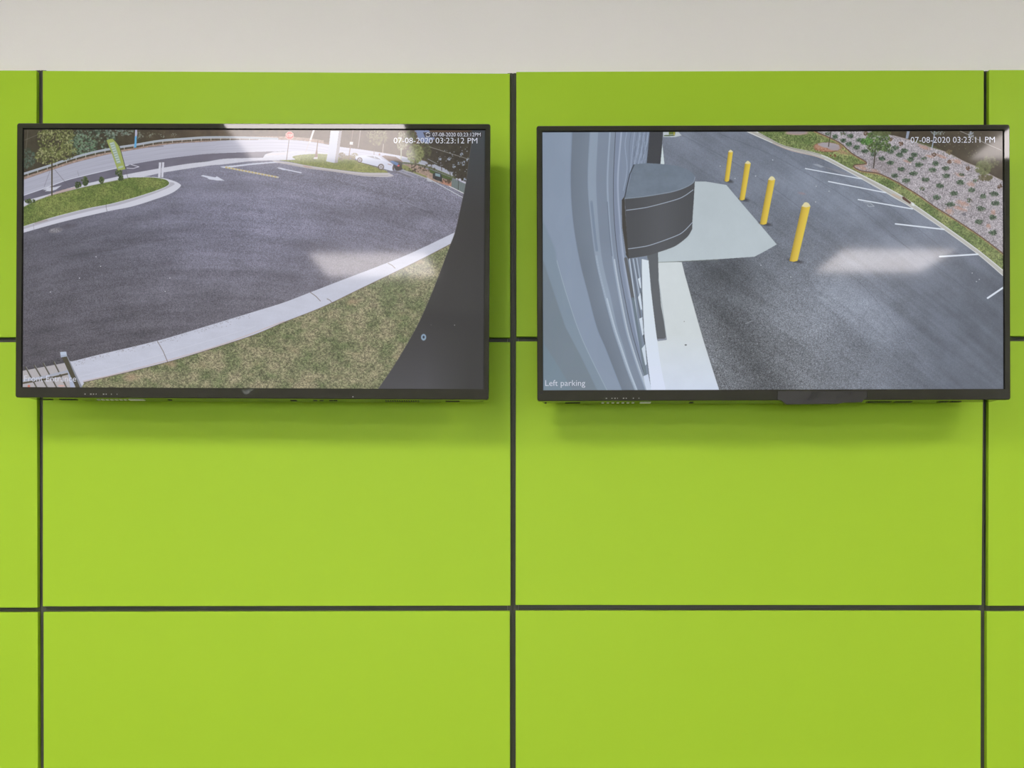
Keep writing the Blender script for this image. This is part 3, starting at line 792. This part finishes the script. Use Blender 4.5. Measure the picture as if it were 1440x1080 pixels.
    for a, b, w_ in (((1133, 237), (1212.5, 251.6), 1.3), ((1165.4, 255.2), (1246, 271), 1.5), ((1207.2, 280.6), (1283.5, 293.8), 1.6), ((1259.4, 314.8), (1327.5, 322.6), 1.9),
                     ((1321.4, 360.9), (1375, 357.6), 2.2), ((1388.8, 419.2), (1412, 403.6), 2.6)):
        C.line([a, b], w_, wl)
    C.poly([(1143, 231), (1150, 230.6), (1160, 234.5), (1155, 235.6)], (150, 158, 170), 0.9)
    C.poly([(1154, 233), (1175, 238), (1200, 246), (1188, 246)], (142, 140, 146), 0.4)
    C.line([(1215, 284), (1224, 285.4), (1229.6, 290), (1222, 290.4), (1220, 288)], 0.9, (170, 178, 188), 0.8)
    # shrubs on the gravel bank
    gg = [(60, 80, 62), (78, 98, 78), (46, 60, 50), (98, 116, 96), (112, 122, 110)]
    bb = [(96, 72, 60), (112, 88, 72), (80, 64, 52)]
    f7 = lambda x, y: (1240 + x / 7.58, 175 + y / 7.58)
    f6 = lambda x, y: (1080 + x / 8.0, 175 + y / 8.0)
    big = [f7(*p) for p in ((150, 248), (243, 282), (350, 325), (195, 325), (100, 290), (308, 373), (95, 408), (398, 430), (210, 476), (340, 523), (140, 545), (265, 600), (468, 590), (575, 418),
                            (545, 487), (685, 470), (687, 548), (840, 620), (625, 655), (590, 778), (765, 735), (960, 700), (732, 850), (1080, 765), (1197, 742), (1215, 840), (1058, 900), (1185, 990), (1038, 1040), (1190, 1156))]
    big += [f6(*p) for p in ((760, 142), (850, 181), (930, 131), (915, 222), (1000, 257), (1030, 174), (1095, 300), (1285, 384), (1380, 303), (1195, 335))]
    small = [f7(*p) for p in ((850, 535), (1000, 600), (935, 810), (452, 365), (432, 685))] + [f6(680, 106), f6(850, 102), f6(1432, 262)]
    for x, y in big:
        k_ = 0.8 + 0.0022 * (y - 185)
        C.ell(x, y + 1.6, 4.8 * k_, 2.4 * k_, (96, 96, 92), 0.5, soft=0.8)
        C.ell(x, y, 4.2 * k_, 2.5 * k_, (56, 72, 58), 0.95, rough=0.9, rs=0.7, seed=int(x))
        C.leaves(x, y - 0.3, 5.6 * k_ * (0.85 + 0.3 * r.rand()), 3.3 * k_, 36, gg, 0.95, 0.8)
    for x, y in small:
        C.leaves(x, y, 3.6, 2.6, 26, gg + bb[:1], 0.9, 0.85)
    for x, y in (f7(208, 203), f7(560, 325), f7(727, 400), f7(920, 470), f7(1260, 660), f6(1105, 100), f6(1385, 165)):
        C.leaves(x, y, 3.0, 3.0, 26, bb, 0.9, 0.85)
    C.leaves(*f7(880, 955), 3, 2.2, 20, [(110, 108, 116)], 0.9, 0.9)
    # tree on the bank
    C.line([(1228.8, 236), (1230.4, 222), (1232, 205)], 1.7, (72, 66, 60))
    tg = [(66, 88, 50), (84, 108, 60), (104, 128, 78), (52, 68, 44), (74, 82, 54)]
    C.leaves(1235, 194, 17, 10, 230, tg, 1.4, 0.8)
    C.leaves(1219, 199, 9, 4.5, 110, [(80, 122, 60), (100, 138, 76), (60, 88, 48)], 1.3, 0.85)
    C.leaves(1229, 207, 10, 7, 120, tg, 1.3, 0.8)
    C.leaves(1245, 207, 10, 6, 110, tg, 1.3, 0.8)
    C.leaves(1240, 186, 14, 4, 90, [(96, 104, 70), (80, 88, 56)], 1.3, 0.8)

    # concrete pad and pavement
    conc = lambda X, Y: V3((176, 187, 194)) * (1 + 0.03 * fbm(X * 0.04, Y * 0.04, 261, 4) + 0.012 * vnoise(X * 1.5, Y * 1.5, 263) + 0.08 * np.clip((Y - 300) / 200, 0, 1))[..., None]
    C.poly([(940, 250)] + [(977.5, 255.3), (993, 255.3), (1021.7, 260)] + curve([(1021.7, 260), (1046, 289), (1070, 317), (1092.3, 343.6)]) + [(1092.3, 343.8), (1078, 352), (1061, 361), (1010, 364.5), (925, 369), (920, 369)], conc)
    C.poly([(922, 368), (959, 368.6), (963, 386), (974, 425), (989.6, 480), (1000, 514), (1012, 552), (930, 552), (918, 430)],
           lambda X, Y: V3((201, 209, 213)) * (1 + 0.02 * fbm(X * 0.06, Y * 0.06, 271, 3))[..., None] + np.clip((Y - 470) / 80, 0, 1)[..., None] * V3((0, 2, 16)))
    C.line([(925, 368.9), (1010, 365.3)], 0.8, (110, 118, 112), 0.8)
    C.line(curve([(959, 368.6), (974, 425), (989.6, 480), (1012, 549)]), 0.9, (100, 104, 110), 0.5)
    C.ell(964, 485, 1.6, 1.0, (90, 92, 96), 0.9); C.ell(962, 452, 0.6, 0.6, (90, 92, 96))
    C.poly([(932, 203), (934.8, 231), (928.8, 232)], (196, 208, 212))
    C.poly([(933, 180), (950, 180), (959, 190.5), (950, 192.8), (933, 192.6)], (178, 186, 192))
    C.poly([(941, 181), (950, 181), (950, 188.6), (941, 189.4)], (96, 112, 56)); C.poly([(934, 190.2), (950, 189.4), (949, 191), (934, 191.6)], (70, 86, 52))
    C.line([(948.5, 185), (948.5, 190)], 0.8, (210, 180, 60))

    # curved metal wall on the left: boundaries x(y) of the ribs
    ys = [180, 187, 253, 310, 365.5, 414, 460, 489, 520, 556]
    A = [806, 805.5, 803, 806, 815, 827, 839, 851, 863, 877]
    B = [830, 830, 827, 831, 838, 849, 861, 870.5, 881, 895]
    Cc = [842, 842, 839, 841.5, 847, 858, 868, 877, 886, 899]
    Dd = [860, 859.7, 856, 858.5, 864, 872, 881, 889, 899, 912]
    E = [866, 866, 863, 864, 869.4, 877.5, 886.8, 894.5, 903.6, 914]
    F = [875, 875, 870, 872.5, 878, 886, 894, 900.5, 907, 916]
    EDGE = [916, 914, 905, 876, 886, 896, 904, 908, 913, 918]
    def xb(L, y):
        d = curve(list(zip(ys, L)), 12)
        return np.interp(y, [p[0] for p in d], [p[1] for p in d])
    yy = np.array(Y)
    xa, xbb, xc, xd, xe, xf, xg = (xb(L, yy) for L in (A, B, Cc, Dd, E, F, EDGE))
    gd = curve([(180, 700), (330, 773), (372.5, 784.7), (420, 798.6), (478, 819), (548, 852.8), (560, 859)], 12)
    G = np.interp(yy, [p[0] for p in gd], [p[1] for p in gd])
    Hh = np.interp(yy, [180, 340, 372, 421, 460, 504, 548, 560], [700, 755, 766, 782, 795, 818, 839, 845])
    Ii = np.interp(yy, [180, 484, 514.5, 548, 560], [700, 765, 784.7, 804, 811])
    wall = np.zeros_like(C.img)
    ss = lambda a, b, x: np.clip((x - a) / (b - a), 0, 1) ** 2 * (3 - 2 * np.clip((x - a) / (b - a), 0, 1))
    def zone(lo, hi, c, soft=0.9):
        m = (ss(-soft, soft, C.X - lo) * (1 - ss(-soft, soft, C.X - hi)))[..., None]
        wall[:] = wall * (1 - m) + V3(c) * m
    z0 = np.zeros_like(yy) + 700
    wall[:] = V3((128, 143, 168))
    low = np.clip((yy - 390) / 120, 0, 1)[..., None]
    top = np.clip((290 - yy) / 100, 0, 1)[..., None]
    wall[:] = wall + low * V3((-3, 2, 4)) - top * V3((22, 20, 22))
    zone(Hh - 2, G + 0 * G, (122, 140, 158), 2)
    zone(G, xa, (131, 147, 169), 3)
    zone(z0, Hh, (108, 124, 138), 1.5) if False else None
    m = (ss(-1.5, 1.5, Hh - C.X) * (yy > 330))[..., None]; wall[:] = wall * (1 - m) + V3((112, 127, 141)) * m
    m = (ss(-1.5, 1.5, Ii - C.X))[..., None]; wall[:] = wall * (1 - m) + V3((112, 132, 148)) * m
    zone(xa, xbb, (111, 124, 141), 1.2)
    zone(xbb, xc, (138, 154, 174), 1.0)
    zone(xc, xd - 2.6, (122, 136, 156), 0.8)
    zone(xd - 2.6, xd, (146, 162, 184), 0.6)
    zone(xd, xe, (126, 140, 160), 0.6)
    zone(xe, xf - 2, (124, 138, 162), 0.6)
    zone(xf - 2, xf + 0.6, (152, 166, 190), 0.7)
    zone(xf + 0.6, xg + 14, (124, 138, 160), 0.7)
    wall[:] = wall * V3((1.0, 0.985, 0.975))
    wall *= (1 + 0.035 * fbm(C.X * 0.02, yy * 0.012, 281, 3))[..., None]
    fa = (C.X - xa) / np.maximum(1, xbb - xa)
    wall *= (1 + 0.08 * np.where((fa > 0) & (fa < 1), fa - 0.5, 0))[..., None]
    mask = (C.X < xg + np.where(yy < 232, 3, 0)) * 1.0
    C.put((slice(None), slice(None)), mask, lambda a, b: wall)
    L = lambda lst, dx=0, y0=180, y1=556: [(float(xb(lst, v)) + dx, v) for v in np.linspace(y0, y1, 48)]
    C.line(L(E, 0, 185, 528), 0.9, (70, 74, 84), 0.75)
    C.line([(p[1], p[0]) for p in gd if p[0] > 366], 0.7, (160, 176, 186), 0.8)
    C.line(L(Dd, 0.2, 365, 552), 1.8, (178, 190, 204), 0.9)
    C.line(L(B, 1.5, 360, 552), 2.8, (158, 172, 190), 0.45)
    C.line(L(B, 3.0, 420, 552), 2.2, (176, 190, 206), 0.8)
    C.line(L(B, 3.5, 284, 352), 3.6, (118, 132, 152), 0.75)
    C.line(L(Dd, -2.5, 284, 360), 1.2, (104, 116, 134), 0.8)
    C.line(L(F, -3, 330, 420), 1.0, (148, 160, 178), 0.5)
    # fine ribs near the corner
    for i, x in enumerate((881.5, 887.5, 892.5, 896.5, 900, 903, 906, 909, 911.5, 913.5)):
        xt = x + 0.5; xbm = 881 + i * 2.4
        c_ = (154, 168, 192) if i % 2 == 0 else (104, 116, 134)
        C.line(curve([(xt, 186), (xt - 2.5, 205), (xbm + 1.2, 238), (xbm - 4, 268)]), 0.9, c_, 0.75)
    for i in range(60):
        x = 892 + r.rand() * 20; y = 188 + r.rand() * 44
        C.line([(x, y), (x - 1.2, y + 7)], 0.6, (96, 106, 124) if i % 2 else (162, 176, 200), 0.5)
    C.line([(914.6, 186), (910, 231)], 1.0, (58, 60, 66), 0.9)
    # dark post above the drum
    C.poly([(915.4, 182), (933.2, 182), (929, 233), (910.3, 233)], (64, 66, 72))
    # striped wall base under the drum
    C.poly([(880, 358), (910, 358), (912, 480), (916, 545), (909, 545), (904, 520), (893, 440), (884, 380)], (122, 134, 152))
    for a, b, c_, w_ in (((885.2, 364), (905.5, 520), (206, 218, 232), 1.0), ((887.5, 364), (906, 480), (96, 104, 116), 2.0), ((890.5, 364), (904.6, 446), (196, 208, 224), 0.9),
                         ((893, 364), (904, 430), (98, 106, 118), 1.4), ((895.5, 363), (903.4, 415), (188, 200, 216), 0.8), ((898, 363), (902.8, 395), (112, 120, 132), 1.0),
                         ((880, 364), (890, 420), (88, 90, 94), 4.5), ((890, 420), (907, 526), (104, 118, 130), 4.0), ((902.4, 364), (902.2, 412), (78, 82, 88), 1.0), ((902.4, 412), (905, 470), (78, 82, 88), 1.0),
                         ((905, 470), (915.6, 548), (70, 76, 84), 1.4)):
        C.line([a, b], w_, c_, 0.9)
    for p in ([(897, 392), (900.5, 390), (901.5, 405), (900, 405)], [(897, 418), (900.5, 412), (903, 434), (901, 436)], [(898.5, 448), (903, 446), (905, 470), (903, 472)], [(902, 490), (907, 484), (909, 512), (907, 514)]):
        C.poly(p, (200, 212, 226))
    C.poly([(904, 529), (911, 526), (916, 550), (909, 550)], (196, 208, 228))
    # downspout and gutter
    C.poly([(908.6, 355), (925.2, 350), (926.2, 393), (929.5, 430), (933.4, 452), (937.2, 477), (923.4, 477.6), (918, 430), (912, 366)], (92, 96, 102))
    C.poly([(923.2, 476), (936.4, 474.6), (937.4, 478), (924.4, 479.6)], (132, 138, 152)); C.line([(926, 393), (933.8, 452), (937, 477)], 0.9, (150, 160, 170), 0.8)
    C.line([(923.6, 476), (934.4, 475.4)], 0.8, (70, 72, 76))
    C.poly(curve([(902, 364), (912, 366.2)]) + curve([(915, 405), (921, 456.7), (925, 486), (929, 515), (936.4, 552)]) + [(915.6, 552)] + curve([(909, 498), (905, 460), (902.6, 405)]),
           lambda X, Y: V3((208, 219, 229)) + np.clip((Y - 440) / 100, 0, 1)[..., None] * V3((2, 0, 10)))
    C.line([(902.2, 364), (902.8, 405), (905.2, 460)], 0.7, (120, 128, 140), 0.7)
    # half-round drum on the wall
    topc = curve([(892, 231), (910, 229.6), (930, 230.6), (948.6, 232.6), (962, 236.4), (971.7, 241.2), (977.6, 249), (975, 256.9), (963, 264), (946.7, 269.4), (930, 272.6), (905, 276.6), (879, 279.3)])
    topf = lambda X, Y: V3((108, 120, 135)) * (1 + 0.09 * fbm(X * 0.07, Y * 0.09, 291, 4))[..., None]
    side = curve([(879, 279.3), (905, 276.6), (930, 272.6), (946.7, 269.4), (963, 264), (975, 256.9), (977.8, 249)]) + [(976, 280), (974, 308), (973.7, 321)] + \
        curve([(973.7, 322), (966.7, 333), (951.7, 344.8), (940, 350), (925, 355), (909.7, 359.6), (883, 363.6)])
    sf = lambda X, Y: V3((74, 76, 81)) * (1 + 0.12 * np.exp(-((X - 930) / 28) ** 2) + 0.0 * Y)[..., None]
    C.poly(side, sf)
    C.poly(topc, topf)
    C.line(curve([(879, 279.3), (905, 276.6), (930, 272.6), (946.7, 269.4), (963, 264), (975, 256.9), (977.8, 249)]), 1.2, (134, 146, 162), 0.8)
    C.line(curve([(881, 295.7), (900, 293.2), (916.7, 290), (950, 281), (963, 275.4), (975, 267)]), 1.0, (166, 178, 196), 0.9)
    C.line(curve([(883, 350), (900, 347.6), (916.7, 344), (950, 332), (962, 325), (973.7, 313)]), 1.0, (170, 182, 200), 0.9)
    C.poly([(878.6, 276), (874, 282), (874.6, 320), (880, 358), (884.4, 366), (883, 350), (879.6, 300)], (66, 64, 62))
    C.line([(891.8, 232), (886, 245), (878.8, 277)], 1.6, (58, 62, 70), 0.85)
    C.line([(874.4, 282), (874.8, 318), (880, 356)], 0.8, (156, 168, 188), 0.6)
    # bollards
    for tx_, ty_, ll, rr, cy, bl, brr, by in ((1028, 210.4, 1024.6, 1031.2, 213.4, 1019, 1025.6, 255), (1052, 226, 1048, 1056.2, 229.6, 1040, 1047.4, 281.2),
                                             (1085.8, 247.6, 1080.8, 1090.6, 252.4, 1068.7, 1078.2, 315.4), (1133.8, 284.2, 1127.6, 1139.9, 290, 1110, 1121.6, 367.4)):
        C.ell((bl + brr) / 2 + 3, by - 0.5, (brr - bl) * 0.9, 2.4, (48, 48, 52), 0.65, 0.2, soft=0.9)
        wq = rr - ll
        def yel(X, Y, tx_=tx_, ll=ll, rr=rr, cy=cy, bl=bl, brr=brr, by=by):
            t = np.clip((Y - cy) / (by - cy), 0, 1)
            le = ll + (bl - ll) * t; re = rr + (brr - rr) * t
            u = np.clip((X - le) / (re - le), 0, 1)
            k_ = np.interp(u, [0, 0.3, 0.6, 0.9, 1], [0.80, 0.97, 1.04, 1.06, 1.0])
            return V3((203, 172, 66)) * k_[..., None] + (u * 1.0)[..., None] * V3((0, 8, 6))
        C.poly([(ll, cy), (rr, cy), (brr, by - 0.6)] + [((bl + brr) / 2, by + 0.8), (bl, by - 0.4)], yel)
        C.poly([(ll - 0.2, cy + 0.2), (ll + wq * .3, ty_ + 0.8), (tx_, ty_), (rr - wq * .2, ty_ + 1.4), (rr + 0.2, cy + 0.2), ((ll + rr) / 2, cy + wq * 0.14)], (214, 206, 162))
    return C

def off_(pts, d): return [(p[0], p[1] - d) for p in pts]

# ------------------------------------------------------------------ televisions
YTV = -0.120                       # plane of the screens in front of the panel faces
ST = (DCAM + YTV) / FPX            # metres per photograph pixel in that plane

def screen_material(name, im):
    m = bpy.data.materials.new(name)
    m.use_nodes = True
    nt = m.node_tree
    p = nt.nodes['Principled BSDF']
    out = nt.nodes['Material Output']
    p.inputs['Base Color'].default_value = (0.004, 0.004, 0.004, 1)
    p.inputs['Roughness'].default_value = 0.055
    p.inputs['Specular IOR Level'].default_value = 0.19
    t = nt.nodes.new('ShaderNodeTexImage')
    t.image = im
    t.interpolation = 'Linear'
    t.extension = 'EXTEND'
    nt.links.new(t.outputs['Color'], p.inputs['Emission Color'])
    p.inputs['Emission Strength'].default_value = 1.0
    # faint anti-glare haze
    g = nt.nodes.new('ShaderNodeBsdfGlossy')
    g.inputs['Color'].default_value = (0.0125, 0.0118, 0.0115, 1)
    g.inputs['Roughness'].default_value = 0.30
    a = nt.nodes.new('ShaderNodeAddShader')
    nt.links.new(p.outputs[0], a.inputs[0]); nt.links.new(g.outputs[0], a.inputs[1])
    nt.links.new(a.outputs[0], out.inputs['Surface'])
    return m

M_text = mat('screen_lettering', (0.02, 0.02, 0.02), rough=0.10, emit=tuple(srgb((205, 208, 222))), estr=1.0)

def text_part(name, body, x0, x1, ztop, zbot, y, parent, bold=0.0, label=None):
    """flat lettering whose capitals reach from zbot to ztop"""
    cu = bpy.data.curves.new(name, 'FONT')
    cu.body = body
    cu.size = 1.0
    cu.offset = bold
    cu.resolution_u = 3
    tmp = bpy.data.objects.new('tmp', cu)
    COL.objects.link(tmp)
    bpy.context.view_layer.update()
    me = bpy.data.meshes.new_from_object(tmp.evaluated_get(bpy.context.evaluated_depsgraph_get()))
    bpy.data.objects.remove(tmp)
    co = np.array([v.co[:] for v in me.vertices])
    # capital height of the font
    cap = 0.729 if 'y' in body or 'p' in body or 'g' in body else co[:, 1].max()
    lo, hi = co[:, 0].min(), co[:, 0].max()
    base = 0.0
    if 'p' in body: cap = co[:, 1].max()
    sx = (x1 - x0) / (hi - lo); sz = (ztop - zbot) / cap
    for v in me.vertices:
        v.co = Vector((x0 + (v.co[0] - lo) * sx, y, zbot + v.co[1] * sz))
    me.materials.append(M_text)
    me.name = name
    o = bpy.data.objects.new(name, me)
    COL.objects.link(o)
    o.parent = parent
    if label: o['label'] = label
    return o

def make_tv(label, cx, cy, roll, yaw, outer, inner, im, extras):
    """outer / inner: photograph pixels (x0, x1, top, bottom) after taking the roll out"""
    e = bpy.data.objects.new('television', None)
    COL.objects.link(e)
    e.location = ((cx - 720) * ST, YTV, EYE + (HZ - cy) * ST)
    e.rotation_euler = (0, roll, yaw)
    tag(e, label, 'television')
    X = lambda px: (px - cx) * ST
    Z = lambda py: (cy - py) * ST
    ox0, ox1, oz1, oz0 = X(outer[0]), X(outer[1]), Z(outer[2]), Z(outer[3])
    ix0, ix1, iz1, iz0 = X(inner[0]), X(inner[1]), Z(inner[2]), Z(inner[3])
    g = 1.3 * ST                                 # dark gasket between bezel and picture
    # bezel: ring with rounded outer corners
    R = 0.0045
    def rrect(x0, x1, z0, z1, r, n=4):
        pts = []
        for (ax, az, a0) in ((x1 - r, z1 - r, 0), (x0 + r, z1 - r, 90), (x0 + r, z0 + r, 180), (x1 - r, z0 + r, 270)):
            for i in range(n + 1):
                a = math.radians(a0 + 90 * i / n)
                pts.append((ax + r * math.cos(a), az + r * math.sin(a)))
        return pts
    bm = bmesh.new()
    bev = 0.0012
    rings = []
    hx0, hx1, hz0, hz1 = ix0 - g, ix1 + g, iz0 - g * 0.5, iz1 + g
    for kind, y, d in (('o', 0.012, 0), ('o', -0.004 + bev, 0), ('o', -0.004, bev), ('i', -0.004, 0), ('i', 0.006, 0)):
        if kind == 'o':
            pts = rrect(ox0 + d, ox1 - d, oz0 + d, oz1 - d, R - d)
        else:
            pts = rrect(hx0, hx1, hz0, hz1, 0.0004)
        rings.append([bm.verts.new((p[0], y, p[1])) for p in pts])
    for a, b in zip(rings[:-1], rings[1:]):
        n = len(a)
        for i in range(n):
            bm.faces.new((a[i], a[(i + 1) % n], b[(i + 1) % n], b[i]))
    bm.faces.new(rings[0])
    obj('bezel', bm, M_bezel, e)
    # gasket behind the picture edge
    boxo('gasket', M_lip, (hx0 + 0.0002, hx1 - 0.0002, 0.0012, 0.0058, hz0 + 0.0002, hz1 - 0.0002), e)
    # the lit panel
    me = bpy.data.meshes.new('screen')
    vs = [(ix0, 0, iz0), (ix1, 0, iz0), (ix1, 0, iz1), (ix0, 0, iz1), (ix0, 0.001, iz0), (ix1, 0.001, iz0), (ix1, 0.001, iz1), (ix0, 0.001, iz1)]
    fs = [(0, 1, 2, 3), (5, 4, 7, 6), (0, 4, 5, 1), (1, 5, 6, 2), (2, 6, 7, 3), (3, 7, 4, 0)]
    me.from_pydata(vs, [], fs)
    uv = me.uv_layers.new(name='UVMap')
    for poly in me.polygons:
        for li in poly.loop_indices:
            c = vs[me.loops[li].vertex_index]
            uv.data[li].uv = ((c[0] - ix0) / (ix1 - ix0), (c[2] - iz0) / (iz1 - iz0))
    me.materials.append(screen_material('screen_picture', im))
    sc = bpy.data.objects.new('screen', me)
    COL.objects.link(sc); sc.parent = e
    # rear housing: shallow tray, then the deeper electronics box
    w = ox1 - ox0
    bm = bmesh.new()
    prism(bm, rrect(ox0 + 0.010, ox1 - 0.010, oz0 + 0.0006, oz1 - 0.010, 0.006), 0.0125, 0.050)
    obj('rear_tray', bm, M_back, e)
    bm = bmesh.new()
    prism(bm, rrect(ox0 + w * 0.10, ox1 - w * 0.10, oz0 + 0.0015, oz0 + 0.31, 0.012), 0.051, 0.082)
    hous = obj('rear_housing', bm, M_back, e)
    # vents and ports on the underside
    def under(name, px0, px1, y0, y1, m, par, proud=0.0008, base=None):
        zb = (oz0 + 0.0006) if base is None else base
        return boxo(name, m, (X(px0), X(px1), y0, y1, zb - proud, zb + 0.001), par)
    extras(e, sc, X, Z, under, oz0, iz0, hous)
    # wall bracket
    br = boxo('wall_plate', M_metal, (-0.20, 0.20, 0.104, 0.1197, -0.10, 0.08), e)
    for sx in (-0.13, 0.13):
        boxo('bracket_arm', M_metal, (sx - 0.012, sx + 0.012, 0.0825, 0.1035, -0.17, 0.14), e)
    return e

CL = paint_left()
IML = CL.finish('front_entrance_picture')
CR = paint_right()
IMR = CR.finish('left_parking_picture')

def small_print(e, X, Z, pxs, py, wds, par):
    for px, wd in zip(pxs, wds):
        boxo('icon_print', M_print, (X(px), X(px + wd), -0.0043, -0.0040, Z(py + 0.9), Z(py - 0.5)), par)

def star_outline(cx, cz, pts): return [(cx + p[0], cz + p[1]) for p in pts]

def extras_left(e, sc, X, Z, under, oz0, iz0, hous):
    y = -0.0006
    text_part('timestamp_text', '07-08-2020 03:23:12PM', X(607.6), X(675), Z(186.2), Z(191.4), y, sc, -0.004, 'small pale timestamp on a dark strip')
    text_part('timestamp_text', '07-08-2020 03:23:12 PM', X(553), X(670.4), Z(193.4), Z(201.2), y, sc, -0.006, 'large pale timestamp below the small one')
    text_part('caption_text', 'Front Entrance', X(33.6), X(107), Z(529.6), Z(537.8), y, sc, -0.006, 'pale caption in the lower left corner')
    bz_ = [c for c in e.children if c.name.startswith('bezel')][0]
    small_print(e, X, Z, (120, 128, 132, 136, 146, 150, 157.5, 165.5), 555.4, (1.6, 2, 1.5, 1, 2, 1.4, 1.2, 0.9), bz_)
    small_print(e, X, Z, (497.4,), 557.4, (1.6,), bz_)
    # maker's emblem, a dark badge set in the lower bezel
    bm = bmesh.new()
    k_ = ST
    pts = [(-10, 5), (-4, 3.6), (2, 5.4), (9.4, 5.2), (5.4, 2.6), (3.2, 0.4), (2.6, -1.6), (-1.2, -3.0), (-4.4, -2.6), (-5.6, -0.6), (-6.6, 2.2)]
    prism(bm, [(X(350) + p[0] * k_, Z(552.6) + p[1] * k_ * 0.9) for p in pts][::-1], -0.0052, -0.0040)
    obj('sensor_badge', bm, M_back, e, bevel=0.0)
    for (a, b) in ((44, 60), (72, 96), (228, 232), (404, 412)):
        under('vent_slot', a, b, 0.034, 0.047, M_port, hous)
    for i in range(15):
        under('vent_slot', 540 + i * 3.3, 541.6 + i * 3.3, 0.034, 0.046, M_port, hous)
    under('vent_slot', 626, 646, 0.034, 0.047, M_port, hous)
    for a in (437, 446, 460, 466):
        under('vent_slot', a, a + 5, 0.033, 0.040, M_port, hous)
    under('underside_label', 172, 193, 0.033, 0.047, M_label, hous, proud=0.0014)
    for i in range(7):
        under('underside_label', 125 + i * 6.5, 128.6 + i * 6.5, 0.038, 0.046, M_label, hous, proud=0.0010)

def extras_right(e, sc, X, Z, under, oz0, iz0, hous):
    y = -0.0006
    text_part('timestamp_text', '07-08-2020 03:23:11 PM', X(1281), X(1399.4), Z(193.4), Z(201.6), y, sc, -0.006, 'pale timestamp in the upper right corner')
    text_part('caption_text', 'Left parking', X(766.4), X(822.4), Z(533.6), Z(541.8), y, sc, -0.006, 'pale caption in the lower left corner')
    bz_ = [c for c in e.children if c.name.startswith('bezel')][0]
    small_print(e, X, Z, (851, 859, 863, 867, 875, 879, 889, 897), 559.6, (2, 1.5, 2, 1, 2, 1.6, 1.6, 1.2), bz_)
    # projecting receiver bar below the bezel
    bm = bmesh.new()
    pts = [(1092, 550.5), (1218, 550.5), (1218, 560), (1213, 562.6), (1210.6, 566.4), (1184, 566.8), (1178, 568.4), (1104, 569), (1101, 566.6), (1097, 563.4), (1092, 562.6)]
    prism(bm, [(X(p[0]), Z(p[1])) for p in pts][::-1], -0.0050, 0.012)
    rb = obj('receiver_bar', bm, M_back2, e, bevel=0.0004, seg=1)
    # scratches and chips in the bar
    for a in ([(1142, 551), (1146, 551.6), (1134, 564), (1131.6, 564)], [(1147, 552.6), (1149, 553), (1138, 564.6), (1136, 564.4)], [(1149.4, 553.6), (1151, 555), (1144, 562), (1142.8, 562)],
              [(1156, 550.9), (1160, 551), (1158, 553.6)], [(1174, 558), (1180, 555.6), (1180.6, 557.4), (1175, 560.6)], [(1185, 557), (1189.6, 553.4), (1191, 555.6), (1187, 556)],
              [(1184, 551), (1188, 551.2), (1187, 552.4)], [(1194, 551.6), (1196.6, 552.4), (1197, 556), (1195, 556)]):
        bm = bmesh.new()
        prism(bm, [(X(p[0]), Z(p[1])) for p in a], -0.0053, -0.0050)
        obj('scratch', bm, M_port, rb)
    # dark hexagonal spot in the corner of the bezel
    bm = bmesh.new()
    prism(bm, [(X(760.6) + 3.2 * ST * math.cos(math.radians(a + 10)), Z(551.6) + 2.5 * ST * math.sin(math.radians(a + 10))) for a in range(0, 360, 60)][::-1], -0.0048, -0.0040)
    obj('corner_spot', bm, M_port, e)
    for (a, b) in ((766, 769), (796, 817), (974, 979), (1228, 1262), (1268, 1292), (1330, 1344), (1348, 1362)):
        under('vent_slot', a, b, 0.034, 0.047, M_port, hous)
    under('underside_label', 903, 918, 0.033, 0.047, M_label, hous, proud=0.0014)
    for i in range(7):
        under('underside_label', 848 + i * 7.2, 851.4 + i * 7.2, 0.038, 0.047, M_label, hous, proud=0.0010)

M_back2 = mat('satin_black_plastic', (0.031, 0.029, 0.027), rough=0.25, spec=0.3)

make_tv('left black-framed television showing a grassy kerb, a stop sign and a white car',
        355.4, 367.6, math.radians(0.34), math.radians(-0.66),
        (22.1, 688.7, 174.6, 560.6), (31.3, 680.8, 182.9, 545.7), IML, extras_left)
make_tv('right black-framed television showing four yellow bollards and a gravel bank',
        1087.3, 370.2, math.radians(-0.17), 0.0,
        (755.0, 1419.4, 177.0, 563.2), (763.4, 1410.4, 185.2, 547.8), IMR, extras_right)
